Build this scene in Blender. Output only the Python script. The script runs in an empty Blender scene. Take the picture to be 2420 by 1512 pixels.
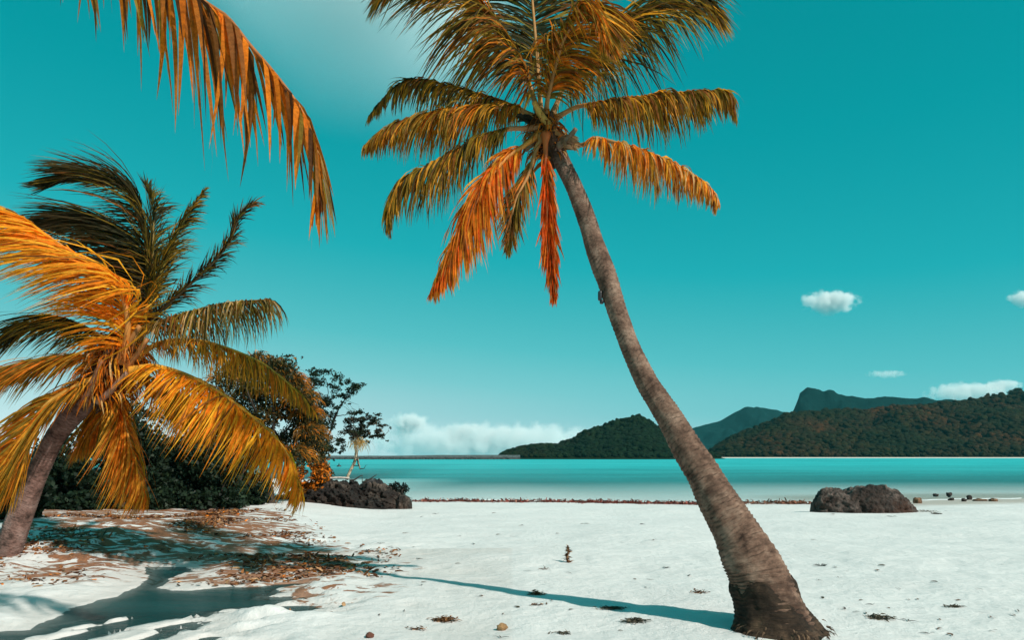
import bpy, math, random
import numpy as np
from mathutils import Vector

random.seed(7)
rng = np.random.default_rng(7)
R = math.radians
scene = bpy.context.scene
C = scene.collection

# ------------------------------------------------------------------ camera, sky, sun, exposure
F, CX, HY, CAMZ = 2420 * 28 / 36.0, 1210.0, 1076.0, 1.7
cam_d = bpy.data.cameras.new("camera")
cam = bpy.data.objects.new("camera", cam_d)
C.objects.link(cam)
cam.location = (0, 0, CAMZ)
cam.rotation_euler = (R(90), 0, 0)
cam_d.lens, cam_d.sensor_width = 28, 36
cam_d.shift_y = (HY - 756) / 2420.0
cam_d.clip_end = 12000
scene.camera = cam

SUN_EL, SUN_AZ = 42.0, 131.0          # azimuth from +Y, negative = left of the view
sun_vec = Vector((math.sin(R(SUN_AZ)) * math.cos(R(SUN_EL)), math.cos(R(SUN_AZ)) * math.cos(R(SUN_EL)), math.sin(R(SUN_EL))))

world = bpy.data.worlds.new("World")
scene.world = world
world.use_nodes = True
wt = world.node_tree
wt.nodes.clear()
sky = wt.nodes.new("ShaderNodeTexSky")
sky.sky_type = 'NISHITA'
sky.sun_disc = False
sky.sun_elevation = R(SUN_EL)
sky.sun_rotation = R(SUN_AZ)
sky.air_density = 1.0
sky.dust_density = 0.6
sky.ozone_density = 1.0
bw = wt.nodes.new("ShaderNodeRGBToBW")
mr = wt.nodes.new("ShaderNodeMapRange")
mr.clamp = False
mr.inputs[1].default_value = 0.0
mr.inputs[2].default_value = 18.0
# pale band of moist air towards the horizon, all round
tc = wt.nodes.new("ShaderNodeTexCoord")
sp = wt.nodes.new("ShaderNodeSeparateXYZ")
wt.links.new(tc.outputs["Generated"], sp.inputs[0])
hz = wt.nodes.new("ShaderNodeMapRange")
hz.interpolation_type = 'SMOOTHERSTEP'
hz.inputs[1].default_value = 0.06
hz.inputs[2].default_value = -0.02
hz.inputs[3].default_value = 0.0
hz.inputs[4].default_value = 0.15
wt.links.new(sp.outputs["Z"], hz.inputs[0])
ad = wt.nodes.new("ShaderNodeMath")
ad.operation = 'ADD'
ad.use_clamp = True
ramp = wt.nodes.new("ShaderNodeValToRGB")
cr = ramp.color_ramp
cr.elements[0].position = 0.09
cr.elements[0].color = (0.0, 2.45, 2.8, 1)
cr.elements[1].position = 1.0
cr.elements[1].color = (20.0, 20.0, 19.0, 1)
for pos, col in ((0.123, (0.0, 2.95, 3.35, 1)), (0.185, (0.1, 3.8, 4.25, 1)), (0.27, (0.9, 4.8, 5.15, 1)), (0.325, (1.9, 5.4, 5.7, 1)), (0.375, (3.4, 6.0, 6.3, 1)), (0.55, (10.0, 10.6, 10.4, 1))):
    e = cr.elements.new(pos)
    e.color = col
bg = wt.nodes.new("ShaderNodeBackground")
bg.inputs[1].default_value = 0.107
wo = wt.nodes.new("ShaderNodeOutputWorld")
wt.links.new(sky.outputs[0], bw.inputs[0])
wt.links.new(bw.outputs[0], mr.inputs[0])
wt.links.new(mr.outputs[0], ad.inputs[0])
wt.links.new(hz.outputs[0], ad.inputs[1])
wt.links.new(ad.outputs[0], ramp.inputs[0])
wt.links.new(ramp.outputs[0], bg.inputs[0])
wt.links.new(bg.outputs[0], wo.inputs[0])

sun_d = bpy.data.lights.new("sun", 'SUN')
sun_d.energy = 5.0
sun_d.angle = R(1.1)
sun_d.color = (1.0, 0.93, 0.84)
sun = bpy.data.objects.new("sun", sun_d)
C.objects.link(sun)
sun.rotation_euler = (-sun_vec).to_track_quat('-Z', 'Y').to_euler()
sun.location = (-20, 10, 60)

scene.render.engine = 'CYCLES'
scene.cycles.use_denoising = True
scene.cycles.max_bounces = 8
scene.cycles.transparent_max_bounces = 16
scene.cycles.volume_bounces = 4
scene.view_settings.view_transform = 'Standard'
scene.view_settings.look = 'None'
scene.view_settings.exposure = 0.0
scene.view_settings.gamma = 1.0


# ------------------------------------------------------------------ helpers
def P(x, y, Y):
    return np.array([(x - CX) / F * Y, Y, CAMZ - (y - HY) / F * Y])


def G(x, y, z=0.0):
    Y = (CAMZ - z) * F / (y - HY)
    return np.array([(x - CX) / F * Y, Y, z])


def _hash(ix, iy, iz, seed):
    h = (ix.astype(np.int64) * 374761393 + iy.astype(np.int64) * 668265263 + iz.astype(np.int64) * 2147483647 + seed * 974634777) & 0xFFFFFFFF
    h = ((h ^ (h >> 13)) * 1274126177) & 0xFFFFFFFF
    h = ((h ^ (h >> 16)) * 2246822519) & 0xFFFFFFFF
    return ((h ^ (h >> 15)) & 0xFFFFFF) / float(0xFFFFFF)


def vnoise(x, y, z=0.0, seed=0):
    x, y, z = np.broadcast_arrays(np.asarray(x, float), np.asarray(y, float), np.asarray(z, float))
    ix, iy, iz = np.floor(x), np.floor(y), np.floor(z)
    fx, fy, fz = x - ix, y - iy, z - iz
    ux, uy, uz = [f * f * f * (f * (f * 6 - 15) + 10) for f in (fx, fy, fz)]
    ix, iy, iz = ix.astype(np.int64), iy.astype(np.int64), iz.astype(np.int64)
    c = [[[_hash(ix + a, iy + b, iz + d, seed) for d in (0, 1)] for b in (0, 1)] for a in (0, 1)]
    l = lambda p, q, t: p + (q - p) * t
    r = [l(l(c[0][0][d], c[1][0][d], ux), l(c[0][1][d], c[1][1][d], ux), uy) for d in (0, 1)]
    return l(r[0], r[1], uz) * 2 - 1


def fbm(x, y, z=0.0, o=4, seed=0, g=0.5):
    s, a, f = 0, 1.0, 1.0
    x, y, z = np.asarray(x, float), np.asarray(y, float), np.asarray(z, float)
    for i in range(o):
        s = s + a * vnoise(x * f + 13.7 * i, y * f - 7.3 * i, z * f + 3.1 * i, seed + i)
        a *= g
        f *= 2.03
    return s


def sstep(a, b, x):
    t = np.clip((x - a) / (b - a), 0, 1)
    return t * t * (3 - 2 * t)


def mesh_from(name, V, Fc, smooth=True, col=None, attrs=None):
    V = np.asarray(V, dtype=np.float32).reshape(-1, 3)
    Fc = np.asarray(Fc, dtype=np.int32)
    k = Fc.shape[1]
    me = bpy.data.meshes.new(name)
    me.vertices.add(len(V))
    me.vertices.foreach_set("co", V.ravel())
    me.loops.add(Fc.size)
    me.loops.foreach_set("vertex_index", Fc.ravel())
    me.polygons.add(len(Fc))
    me.polygons.foreach_set("loop_start", np.arange(0, Fc.size, k, dtype=np.int32))
    me.polygons.foreach_set("loop_total", np.full(len(Fc), k, dtype=np.int32))
    me.polygons.foreach_set("use_smooth", np.full(len(Fc), smooth))
    if col is not None:
        c = np.ones((len(V), 4), np.float32)
        c[:, :3] = np.asarray(col, np.float32).reshape(-1, 3)
        a = me.attributes.new("col", 'FLOAT_COLOR', 'POINT')
        a.data.foreach_set("color", c.ravel())
    for nm, arr in (attrs or {}).items():
        a = me.attributes.new(nm, 'FLOAT', 'POINT')
        a.data.foreach_set("value", np.asarray(arr, np.float32).ravel())
    me.update()
    me.validate()
    return me


def link(name, me, mat=None, parent=None, label=None, cat=None, group=None, kind=None):
    o = bpy.data.objects.new(name, me)
    C.objects.link(o)
    if mat is not None and me is not None and not me.materials:
        me.materials.append(mat)
    if parent is not None:
        o.parent = parent
    tag(o, label, cat, group, kind)
    return o


def tag(o, label=None, cat=None, group=None, kind=None):
    for k, v in (("label", label), ("category", cat), ("group", group), ("kind", kind)):
        if v:
            o[k] = v
    return o


def thing(name, loc, label, cat, group=None):
    o = bpy.data.objects.new(name, None)
    o.empty_display_size = 0.2
    o.location = loc
    C.objects.link(o)
    return tag(o, label, cat, group)


def grid_faces(nr, nc, wrap=False):
    r = np.arange(nr - 1)[:, None]
    c = np.arange(nc if wrap else nc - 1)[None, :]
    c2 = (c + 1) % nc
    a, b, d, e = r * nc + c, r * nc + c2, (r + 1) * nc + c2, (r + 1) * nc + c
    return np.stack([a, b, d, e], -1).reshape(-1, 4)


def spline(pts, n):
    pts = np.asarray(pts, float)
    p = np.vstack([2 * pts[0] - pts[1], pts, 2 * pts[-1] - pts[-2]])
    seg = np.linalg.norm(np.diff(pts, axis=0), axis=1)
    cum = np.concatenate([[0], np.cumsum(seg)])
    s = np.linspace(0, cum[-1], n)
    i = np.clip(np.searchsorted(cum, s, side='right') - 1, 0, len(pts) - 2)
    t = ((s - cum[i]) / np.maximum(seg[i], 1e-9))[:, None]
    a, b, c, d = p[i], p[i + 1], p[i + 2], p[i + 3]
    return 0.5 * (2 * b + (c - a) * t + (2 * a - 5 * b + 4 * c - d) * t ** 2 + (3 * b - a - 3 * c + d) * t ** 3)


def norm(v):
    return v / np.maximum(np.linalg.norm(v, axis=-1, keepdims=True), 1e-9)


def frames(c):
    T = norm(np.gradient(c, axis=0))
    ref = np.array([0, 1.0, 0])
    A = norm(np.cross(T, ref) + 1e-6)
    B = norm(np.cross(A, T))
    return T, A, B


def tube(c, rad, seg=8, cap=True):
    c = np.asarray(c, float)
    n = len(c)
    rad = np.broadcast_to(np.asarray(rad, float), (n,))
    T, A, B = frames(c)
    th = np.linspace(0, 2 * np.pi, seg, endpoint=False)
    V = c[:, None] + rad[:, None, None] * (np.cos(th)[None, :, None] * A[:, None] + np.sin(th)[None, :, None] * B[:, None])
    Fq = grid_faces(n, seg, True)
    V = V.reshape(-1, 3)
    if cap:
        i0 = len(V)
        V = np.vstack([V, c[:1], c[-1:]])
        k = np.arange(seg)
        f0 = np.stack([np.full(seg, i0), (k + 1) % seg, k, k], -1)
        f1 = np.stack([np.full(seg, i0 + 1), (n - 1) * seg + k, (n - 1) * seg + (k + 1) % seg, (n - 1) * seg + (k + 1) % seg], -1)
        # caps are written as triangles doubled into quads' last index removed below
        return V, Fq, np.vstack([f0, f1])[:, :3]
    return V, Fq, np.zeros((0, 3), int)


def tri(Fq):
    return np.vstack([Fq[:, [0, 1, 2]], Fq[:, [0, 2, 3]]])


def tube_tri(c, rad, seg=8):
    V, Fq, Ft = tube(c, rad, seg)
    return V, np.vstack([tri(Fq), Ft])


class Acc:
    def __init__(s):
        s.V, s.F, s.K, s.n = [], [], [], 0

    def add(s, V, Fc, col=(1, 1, 1)):
        V = np.asarray(V, float).reshape(-1, 3)
        s.V.append(V)
        s.F.append(np.asarray(Fc) + s.n)
        c = np.asarray(col, float)
        s.K.append(np.broadcast_to(c, (len(V), 3)) if c.ndim == 1 else c.reshape(-1, 3))
        s.n += len(V)

    def mesh(s, name, smooth=True):
        return mesh_from(name, np.vstack(s.V), np.vstack(s.F), smooth, np.vstack(s.K))


# ------------------------------------------------------------------ materials
def new_mat(name):
    m = bpy.data.materials.new(name)
    m.use_nodes = True
    nt = m.node_tree
    nt.nodes.clear()
    out = nt.nodes.new("ShaderNodeOutputMaterial")
    return m, nt, out


def nd(nt, typ, **kw):
    n = nt.nodes.new(typ)
    for k, v in kw.items():
        if k.startswith("i_"):
            n.inputs[k[2:].replace("_", " ")].default_value = v
        else:
            setattr(n, k, v)
    return n


def noise_node(nt, vec, scale, detail=6, rough=0.6, dist=0.0):
    n = nd(nt, "ShaderNodeTexNoise")
    n.inputs["Scale"].default_value = scale
    n.inputs["Detail"].default_value = detail
    n.inputs["Roughness"].default_value = rough
    n.inputs["Distortion"].default_value = dist
    nt.links.new(vec, n.inputs["Vector"])
    return n


def ramp_node(nt, fac, stops):
    r = nd(nt, "ShaderNodeValToRGB")
    el = r.color_ramp.elements
    while len(el) > len(stops):
        el.remove(el[-1])
    while len(el) < len(stops):
        el.new(0.5)
    for e, (p, c) in zip(el, stops):
        e.position = p
        e.color = (c, c, c, 1) if not hasattr(c, "__len__") else (*c, 1)
    nt.links.new(fac, r.inputs[0])
    return r


def mix_col(nt, fac, a, b, blend='MIX'):
    m = nd(nt, "ShaderNodeMix", data_type='RGBA', blend_type=blend)
    for sock, v in ((m.inputs[0], fac), (m.inputs[6], a), (m.inputs[7], b)):
        if hasattr(v, "links"):
            nt.links.new(v, sock)
        elif hasattr(v, "__len__"):
            sock.default_value = (*v, 1)
        else:
            sock.default_value = v
    return m.outputs[2]


def math_node(nt, op, a, b=0.0, clamp=False):
    m = nd(nt, "ShaderNodeMath", operation=op, use_clamp=clamp)
    for i, v in enumerate((a, b)):
        if hasattr(v, "links"):
            nt.links.new(v, m.inputs[i])
        else:
            m.inputs[i].default_value = v
    return m.outputs[0]


def bump_node(nt, height, strength=0.5, dist=0.02):
    b = nd(nt, "ShaderNodeBump")
    b.inputs["Strength"].default_value = strength
    b.inputs["Distance"].default_value = dist
    nt.links.new(height, b.inputs["Height"])
    return b.outputs[0]


def geo_pos(nt):
    return nd(nt, "ShaderNodeNewGeometry").outputs["Position"]


def obj_pos(nt):
    return nd(nt, "ShaderNodeTexCoord").outputs["Object"]


def attr(nt, name):
    return nd(nt, "ShaderNodeAttribute", attribute_name=name)


def stretch(nt, vec, s, rot=(0, 0, 0)):
    m = nd(nt, "ShaderNodeMapping")
    m.inputs["Scale"].default_value = s
    m.inputs["Rotation"].default_value = rot
    nt.links.new(vec, m.inputs["Vector"])
    return m.outputs[0]


def leaf_mat(name, trans=0.45, noise_scale=14.0, rough=0.5):
    m, nt, out = new_mat(name)
    a = attr(nt, "col")
    n = noise_node(nt, geo_pos(nt), noise_scale, 4)
    k = ramp_node(nt, n.outputs[0], ((0.3, 0.62), (0.7, 1.3)))
    c = mix_col(nt, 1.0, a.outputs["Color"], k.outputs[0], 'MULTIPLY')
    p = nd(nt, "ShaderNodeBsdfPrincipled")
    p.inputs["Roughness"].default_value = rough
    p.inputs["Specular IOR Level"].default_value = 0.14
    t = nd(nt, "ShaderNodeBsdfTranslucent")
    mx = nd(nt, "ShaderNodeMixShader")
    mx.inputs[0].default_value = trans
    nt.links.new(c, p.inputs["Base Color"])
    tcol = mix_col(nt, 1.0, c, (1.25, 1.2, 0.9), 'MULTIPLY')
    nt.links.new(tcol, t.inputs[0])
    nt.links.new(p.outputs[0], mx.inputs[1])
    nt.links.new(t.outputs[0], mx.inputs[2])
    nt.links.new(mx.outputs[0], out.inputs[0])
    return m


def col_mat(name, rough=0.8, scale=6.0, lo=0.6, hi=1.35, bump=0.4, bscale=30.0, bdist=0.02, spec=0.25):
    m, nt, out = new_mat(name)
    a = attr(nt, "col")
    pos = geo_pos(nt)
    n = noise_node(nt, pos, scale, 6)
    k = ramp_node(nt, n.outputs[0], ((0.3, lo), (0.72, hi)))
    c = mix_col(nt, 1.0, a.outputs["Color"], k.outputs[0], 'MULTIPLY')
    n2 = noise_node(nt, pos, bscale, 6, 0.65)
    p = nd(nt, "ShaderNodeBsdfPrincipled")
    p.inputs["Roughness"].default_value = rough
    p.inputs["Specular IOR Level"].default_value = spec
    nt.links.new(c, p.inputs["Base Color"])
    nt.links.new(bump_node(nt, n2.outputs[0], bump, bdist), p.inputs["Normal"])
    nt.links.new(p.outputs[0], out.inputs[0])
    return m


def sand_mat():
    m, nt, out = new_mat("sand")
    pos = geo_pos(nt)
    n1 = noise_node(nt, pos, 0.8, 5)
    base = ramp_node(nt, n1.outputs[0], ((0.3, (0.615, 0.60, 0.585)), (0.7, (0.685, 0.667, 0.65))))
    # faint grey-brown crumbs everywhere
    ns = noise_node(nt, stretch(nt, pos, (1, 2.2, 1)), 11.0, 7, 0.72)
    crumbs = ramp_node(nt, ns.outputs[0], ((0.60, 0.0), (0.68, 0.5)))
    c = mix_col(nt, crumbs.outputs[0], base.outputs[0], (0.42, 0.36, 0.31))
    # rotted leaf litter stains, where the ground carries them
    lit = attr(nt, "litter").outputs["Fac"]
    nl = noise_node(nt, stretch(nt, pos, (1, 1.6, 1), (0, 0, R(24))), 2.7, 9, 0.62, 0.5)
    v = math_node(nt, 'ADD', nl.outputs[0], math_node(nt, 'MULTIPLY', lit, 0.16))
    stain = ramp_node(nt, v, ((0.59, 0.0), (0.64, 0.95)))
    nb = noise_node(nt, pos, 17.0, 5, 0.7)
    brown = ramp_node(nt, nb.outputs[0], ((0.3, (0.12, 0.045, 0.018)), (0.55, (0.25, 0.085, 0.025)), (0.72, (0.33, 0.15, 0.06))))
    c = mix_col(nt, math_node(nt, 'MULTIPLY', stain.outputs[0], math_node(nt, 'MULTIPLY', lit, 4.0, True)), c, brown.outputs[0])
    wet = attr(nt, "wet").outputs["Fac"]
    c = mix_col(nt, wet, c, (0.40, 0.31, 0.25))
    p = nd(nt, "ShaderNodeBsdfPrincipled")
    p.inputs["Specular IOR Level"].default_value = 0.2
    r = nd(nt, "ShaderNodeMapRange")
    r.inputs[3].default_value = 0.9
    r.inputs[4].default_value = 0.35
    nt.links.new(wet, r.inputs[0])
    nt.links.new(r.outputs[0], p.inputs["Roughness"])
    nt.links.new(c, p.inputs["Base Color"])
    b1 = noise_node(nt, pos, 5.0, 8, 0.62)
    b2 = noise_node(nt, pos, 60.0, 4, 0.7)
    h = math_node(nt, 'ADD', b1.outputs[0], math_node(nt, 'MULTIPLY', b2.outputs[0], 0.18))
    nt.links.new(bump_node(nt, h, 0.75, 0.06), p.inputs["Normal"])
    nt.links.new(p.outputs[0], out.inputs[0])
    return m


def water_mat(name, deep, refl=0.5, wave=1.0, k_vary=True):
    m, nt, out = new_mat(name)
    pos = geo_pos(nt)
    op = attr(nt, "depth").outputs["Fac"]
    na = noise_node(nt, stretch(nt, pos, (0.012, 0.05, 0.02)), 1.0, 4)
    nb_ = noise_node(nt, stretch(nt, pos, (0.05, 0.33, 0.1)), 1.0 * wave, 6, 0.7)
    n = nd(nt, 'ShaderNodeMixRGB')
    n.inputs[0].default_value = 0.6
    nt.links.new(na.outputs[0], n.inputs[1])
    nt.links.new(nb_.outputs[0], n.inputs[2])
    n = ramp_node(nt, n.outputs[0], ((0.36, 0.0), (0.64, 1.0)))
    c = mix_col(nt, n.outputs[0], [v * 0.66 for v in deep], [min(1, v * 1.22 + 0.01) for v in deep]) if k_vary else None  # ripple light and dark put into the water colour as streaks
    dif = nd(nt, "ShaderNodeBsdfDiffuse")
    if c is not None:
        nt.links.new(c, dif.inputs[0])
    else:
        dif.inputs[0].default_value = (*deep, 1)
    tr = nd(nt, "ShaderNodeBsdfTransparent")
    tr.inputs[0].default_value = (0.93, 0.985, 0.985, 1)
    mx = nd(nt, "ShaderNodeMixShader")
    nt.links.new(op, mx.inputs[0])
    nt.links.new(tr.outputs[0], mx.inputs[1])
    nt.links.new(dif.outputs[0], mx.inputs[2])
    w1 = noise_node(nt, stretch(nt, pos, (0.5, 1.6, 1)), 1.1 * wave, 5, 0.6)
    w2 = noise_node(nt, stretch(nt, pos, (0.6, 1.9, 1)), 5.0 * wave, 4, 0.6)
    h = math_node(nt, 'ADD', w1.outputs[0], math_node(nt, 'MULTIPLY', w2.outputs[0], 0.35))
    nrm = bump_node(nt, h, 0.55, 0.35 / wave)
    gl = nd(nt, "ShaderNodeBsdfGlossy")
    gl.inputs["Roughness"].default_value = 0.12
    nt.links.new(nrm, gl.inputs["Normal"])
    nt.links.new(nrm, dif.inputs["Normal"])
    fr = nd(nt, "ShaderNodeFresnel")
    fr.inputs[0].default_value = 1.33
    nt.links.new(nrm, fr.inputs[1])
    f2 = math_node(nt, 'MULTIPLY', fr.outputs[0], refl)
    m2 = nd(nt, "ShaderNodeMixShader")
    nt.links.new(f2, m2.inputs[0])
    nt.links.new(mx.outputs[0], m2.inputs[1])
    nt.links.new(gl.outputs[0], m2.inputs[2])
    nt.links.new(m2.outputs[0], out.inputs[0])
    return m


def bark_mat(name, base, dark, light):
    m, nt, out = new_mat(name)
    a = attr(nt, "col")          # r: distance along the trunk (m), g: angle
    sx = nd(nt, "ShaderNodeSeparateColor")
    nt.links.new(a.outputs["Color"], sx.inputs[0])
    pos = geo_pos(nt)
    n1 = noise_node(nt, pos, 5.0, 8, 0.65)
    c = ramp_node(nt, n1.outputs[0], ((0.32, dark), (0.5, base), (0.68, light)))
    cv = nd(nt, "ShaderNodeCombineXYZ")
    nt.links.new(math_node(nt, 'MULTIPLY', sx.outputs[0], 26.0), cv.inputs[0])
    nt.links.new(math_node(nt, 'MULTIPLY', sx.outputs[1], 5.0), cv.inputs[1])
    n2 = noise_node(nt, cv.outputs[0], 1.0, 6, 0.7)
    k = ramp_node(nt, n2.outputs[0], ((0.3, 0.4), (0.48, 0.95), (0.72, 1.3)))
    c2 = mix_col(nt, 1.0, c.outputs[0], k.outputs[0], 'MULTIPLY')
    c2 = mix_col(nt, math_node(nt, 'MULTIPLY', sx.outputs[2], 0.85), c2, [v * 0.3 for v in dark])
    n4 = noise_node(nt, pos, 2.1, 5, 0.6)
    blot = ramp_node(nt, n4.outputs[0], ((0.57, 0.0), (0.66, 0.75)))
    c3 = mix_col(nt, blot.outputs[0], c2, dark)
    p = nd(nt, "ShaderNodeBsdfPrincipled")
    p.inputs["Roughness"].default_value = 0.85
    p.inputs["Specular IOR Level"].default_value = 0.2
    nt.links.new(c3, p.inputs["Base Color"])
    n3 = noise_node(nt, pos, 34.0, 7, 0.7)
    h = math_node(nt, 'ADD', n2.outputs[0], math_node(nt, 'MULTIPLY', n3.outputs[0], 0.6))
    nt.links.new(bump_node(nt, h, 0.8, 0.03), p.inputs["Normal"])
    nt.links.new(p.outputs[0], out.inputs[0])
    return m


M_SAND = sand_mat()
M_SEA = water_mat("sea_water", (0.035, 0.47, 0.49), 0.25, 1.0)
M_SHADOW_POOL = water_mat("shadow_pool_water", (0.006, 0.055, 0.056), 0.4, 3.0)
M_PALM = leaf_mat("palm_leaf", 0.5, 14.0, 0.62)
M_DRY = leaf_mat("dry_palm_leaf", 0.55, 30.0, 0.7)
M_LEAF = leaf_mat("shrub_leaf", 0.3, 6.0)
M_FOREST = col_mat("forest_canopy", 0.9, 0.5, 0.5, 1.5, 1.0, 1.3, 0.9, 0.1)
M_HILL = col_mat("hillside", 0.95, 0.12, 0.7, 1.25, 0.8, 0.2, 3.0, 0.05)
M_ROCK = col_mat("rock", 0.75, 5.0, 0.45, 1.6, 1.0, 14.0, 0.08, 0.35)
M_STEM = col_mat("rachis", 0.55, 9.0, 0.7, 1.25, 0.3, 60.0, 0.01, 0.3)
M_WOOD = col_mat("wood", 0.85, 14.0, 0.55, 1.3, 0.8, 40.0, 0.02)
M_DEBRIS = col_mat("debris", 0.85, 30.0, 0.5, 1.4, 0.3, 80.0, 0.01)
M_FIBRE = col_mat("palm_fibre", 0.95, 25.0, 0.4, 1.5, 1.0, 70.0, 0.02)
M_CONC = col_mat("stone_wall", 0.9, 1.5, 0.55, 1.4, 0.8, 2.5, 0.3)
M_BLACK = col_mat("black_plastic", 0.4, 30.0, 0.8, 1.2, 0.1, 60.0, 0.003, 0.5)
M_BARK = bark_mat("palm_bark", (0.165, 0.095, 0.066), (0.04, 0.021, 0.014), (0.29, 0.19, 0.138))
M_BARK2 = bark_mat("palm_bark_ruddy", (0.21, 0.12, 0.098), (0.045, 0.028, 0.022), (0.32, 0.21, 0.18))
M_COLLAR = bark_mat("palm_base_bark", (0.04, 0.024, 0.015), (0.012, 0.008, 0.005), (0.11, 0.066, 0.04))

# ------------------------------------------------------------------ ground
SEA = -0.35
shadow_pool_px = [(-200, 1640), (-200, 1500), (0, 1492), (70, 1489), (112, 1466), (158, 1448), (228, 1419), (291, 1399), (323, 1382), (344, 1357), (358, 1328), (378, 1338),
           (442, 1332), (458, 1352), (405, 1368), (374, 1390), (456, 1396), (526, 1390), (614, 1387), (705, 1380), (655, 1406), (738, 1431), (742, 1447),
           (614, 1448), (515, 1456), (508, 1512), (500, 1640)]
SHADOW_POOLZ = -0.07  # level of the pool drawn in place of a shadow
shadow_pool_w = np.array([G(x, y, SHADOW_POOLZ)[:2] for x, y in shadow_pool_px])


def poly_sd(x, y, poly):
    d = np.full(np.shape(x), 1e9)
    inside = np.zeros(np.shape(x), bool)
    n = len(poly)
    for i in range(n):
        a, b = poly[i], poly[(i + 1) % n]
        e = b - a
        wx, wy = x - a[0], y - a[1]
        t = np.clip((wx * e[0] + wy * e[1]) / (e @ e), 0, 1)
        d = np.minimum(d, np.hypot(wx - e[0] * t, wy - e[1] * t))
        c = ((a[1] <= y) & (b[1] > y)) | ((b[1] <= y) & (a[1] > y))
        with np.errstate(divide='ignore', invalid='ignore'):
            xi = a[0] + (y - a[1]) / (b[1] - a[1] + 1e-12) * e[0]
        inside ^= c & (x < xi)
    return np.where(inside, -d, d)


def shore(x):
    s = 35.5 + 1.2 * vnoise(x * 0.12, 3.3, 0, 5) - 1.2 * sstep(-2, 8, x) + 2.5 * sstep(10, 22, x)
    return s + 30 * sstep(-8.5, -15, x)


def ground_h(x, y, detail=True):
    x, y = np.asarray(x, float), np.asarray(y, float)
    s = shore(x)
    u = (y - 9) / (s - 9)
    z = np.where(u < 1, SEA * np.clip(u, 0, 1) ** 1.25, SEA - (y - s) * 0.028)
    z = np.maximum(z, -5.0)
    land = sstep(1.0, 0.8, u)
    z = z + 0.35 * sstep(-3.5, -8, x) * sstep(11, 17, y) * land           # left bank under the grove
    z = z + 0.06 * np.exp(-((x + 5.2) / 2.4) ** 2 - ((y - 11.6) / 2.2) ** 2)
    z = z + 0.07 * np.exp(-((x + 4.6) / 1.4) ** 2 - ((y - 8.6) / 1.5) ** 2)
    z = z + 0.015 * np.exp(-((x - 2.5) / 0.75) ** 2 - ((y - 7.35) / 0.6) ** 2)
    if detail:
        rough = 0.35 + 1.3 * sstep(-0.5, -3, x) * sstep(20, 15, y)
        near = sstep(30, 12, y)
        z = z + land * (0.05 * fbm(x * 0.35, y * 0.35, 0, 3, 11) + 0.022 * rough * near * fbm(x * 1.7, y * 1.7, 0, 5, 21, 0.55))
        dimple = np.maximum(0, vnoise(x * 2.6, y * 2.2, 0, 77) - 0.35)
        z = z - land * near * 0.03 * dimple * (0.6 + rough)
    else:
        z = z + land * (0.05 * fbm(x * 0.35, y * 0.35, 0, 3, 11))
    ca, sa = math.cos(R(62)), math.sin(R(62))
    p, q = x * ca + y * sa, -x * sa + y * ca
    ca2, sa2 = math.cos(R(14)), math.sin(R(14))
    p2, q2 = x * ca2 + y * sa2, -x * sa2 + y * ca2
    sd = poly_sd(x, y, shadow_pool_w) + 0.07 * fbm(x * 2.3, y * 2.3, 0, 5, 31, 0.6) + 0.30 * fbm(p2 * 0.8, q2 * 4.2, 0, 4, 33, 0.6) * sstep(-4.2, -2.6, x)
    nearp = sstep(0, 0.7, sd)
    z = np.where(sd > 0, SHADOW_POOLZ + 0.015 + (z - SHADOW_POOLZ - 0.015) * nearp, z)
    bot = SHADOW_POOLZ - 0.16 * sstep(0, -0.45, sd)
    # tongues of sand lying in the lower part of the shadow pool
    ca, sa = math.cos(R(62)), math.sin(R(62))
    p, q = x * ca + y * sa, -x * sa + y * ca
    rid = fbm(p * 0.9, q * 5.2, 0, 4, 41)
    bot = bot + np.clip(rid + 0.02, 0, 1) * 0.8 * sstep(9.0, 8.2, y) * sstep(-4.9, -4.0, x)
    bot = np.minimum(bot, SHADOW_POOLZ + 0.03 + 0.012 * fbm(x * 5, y * 5, 0, 3, 43))
    z = np.where(sd > 0, z, bot)
    return z


def gz(x, y):
    return float(ground_h(np.array([x]), np.array([y]))[0])


ys = [-6.0]
while ys[-1] < 46:
    ys.append(ys[-1] + max(0.045, abs(ys[-1]) * 0.0062) if ys[-1] > 5.5 else ys[-1] + 0.35)
while ys[-1] < 2850:
    ys.append(ys[-1] * 1.09)
ys[-1] = 2850
ys = np.array(ys)
uf = np.linspace(-0.56, 0.56, 430)
uc = np.array([0.62, 0.7, 0.8, 0.95, 1.2, 1.6, 2.3])
us = np.concatenate([-uc[::-1], uf, uc])
YY, UU = np.meshgrid(ys, us, indexing='ij')
XX = np.clip((YY + 9) * UU, -2850, 2850)
ZZ = ground_h(XX, YY)
litter_px = np.array([G(x, y, 0)[:2] for x, y in [(60, 1215), (300, 1205), (560, 1205), (640, 1222), (720, 1260), (860, 1300), (880, 1340), (740, 1420), (560, 1385), (420, 1325), (260, 1350), (120, 1372), (20, 1350)]])
lit = sstep(0.9, -0.9, poly_sd(XX, YY, litter_px) + 0.5 * fbm(XX * 0.8, YY * 0.8, 0, 3, 51))
sh = shore(XX)
wet = sstep(-1.2, -0.1, YY - sh) * 0.3 * sstep(3.0, 0.5, YY - sh)
wet = np.maximum(wet, 0.75 * sstep(11, 16, XX) * sstep(-5.5, -2.5, YY - sh) * sstep(16, 6, YY - sh))
wet = np.maximum(wet, 0.25 * sstep(0.12, 0.0, ZZ - SHADOW_POOLZ) * (YY < 15) * (XX < 0))  # sand darkened round the pool that stands for shadow
ground = link("ground", mesh_from("ground", np.stack([XX, YY, ZZ], -1), grid_faces(len(ys), len(us)), True, None, {"litter": lit, "wet": wet}),
              M_SAND, kind="structure", label="white sand beach running down to the lagoon")

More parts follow.
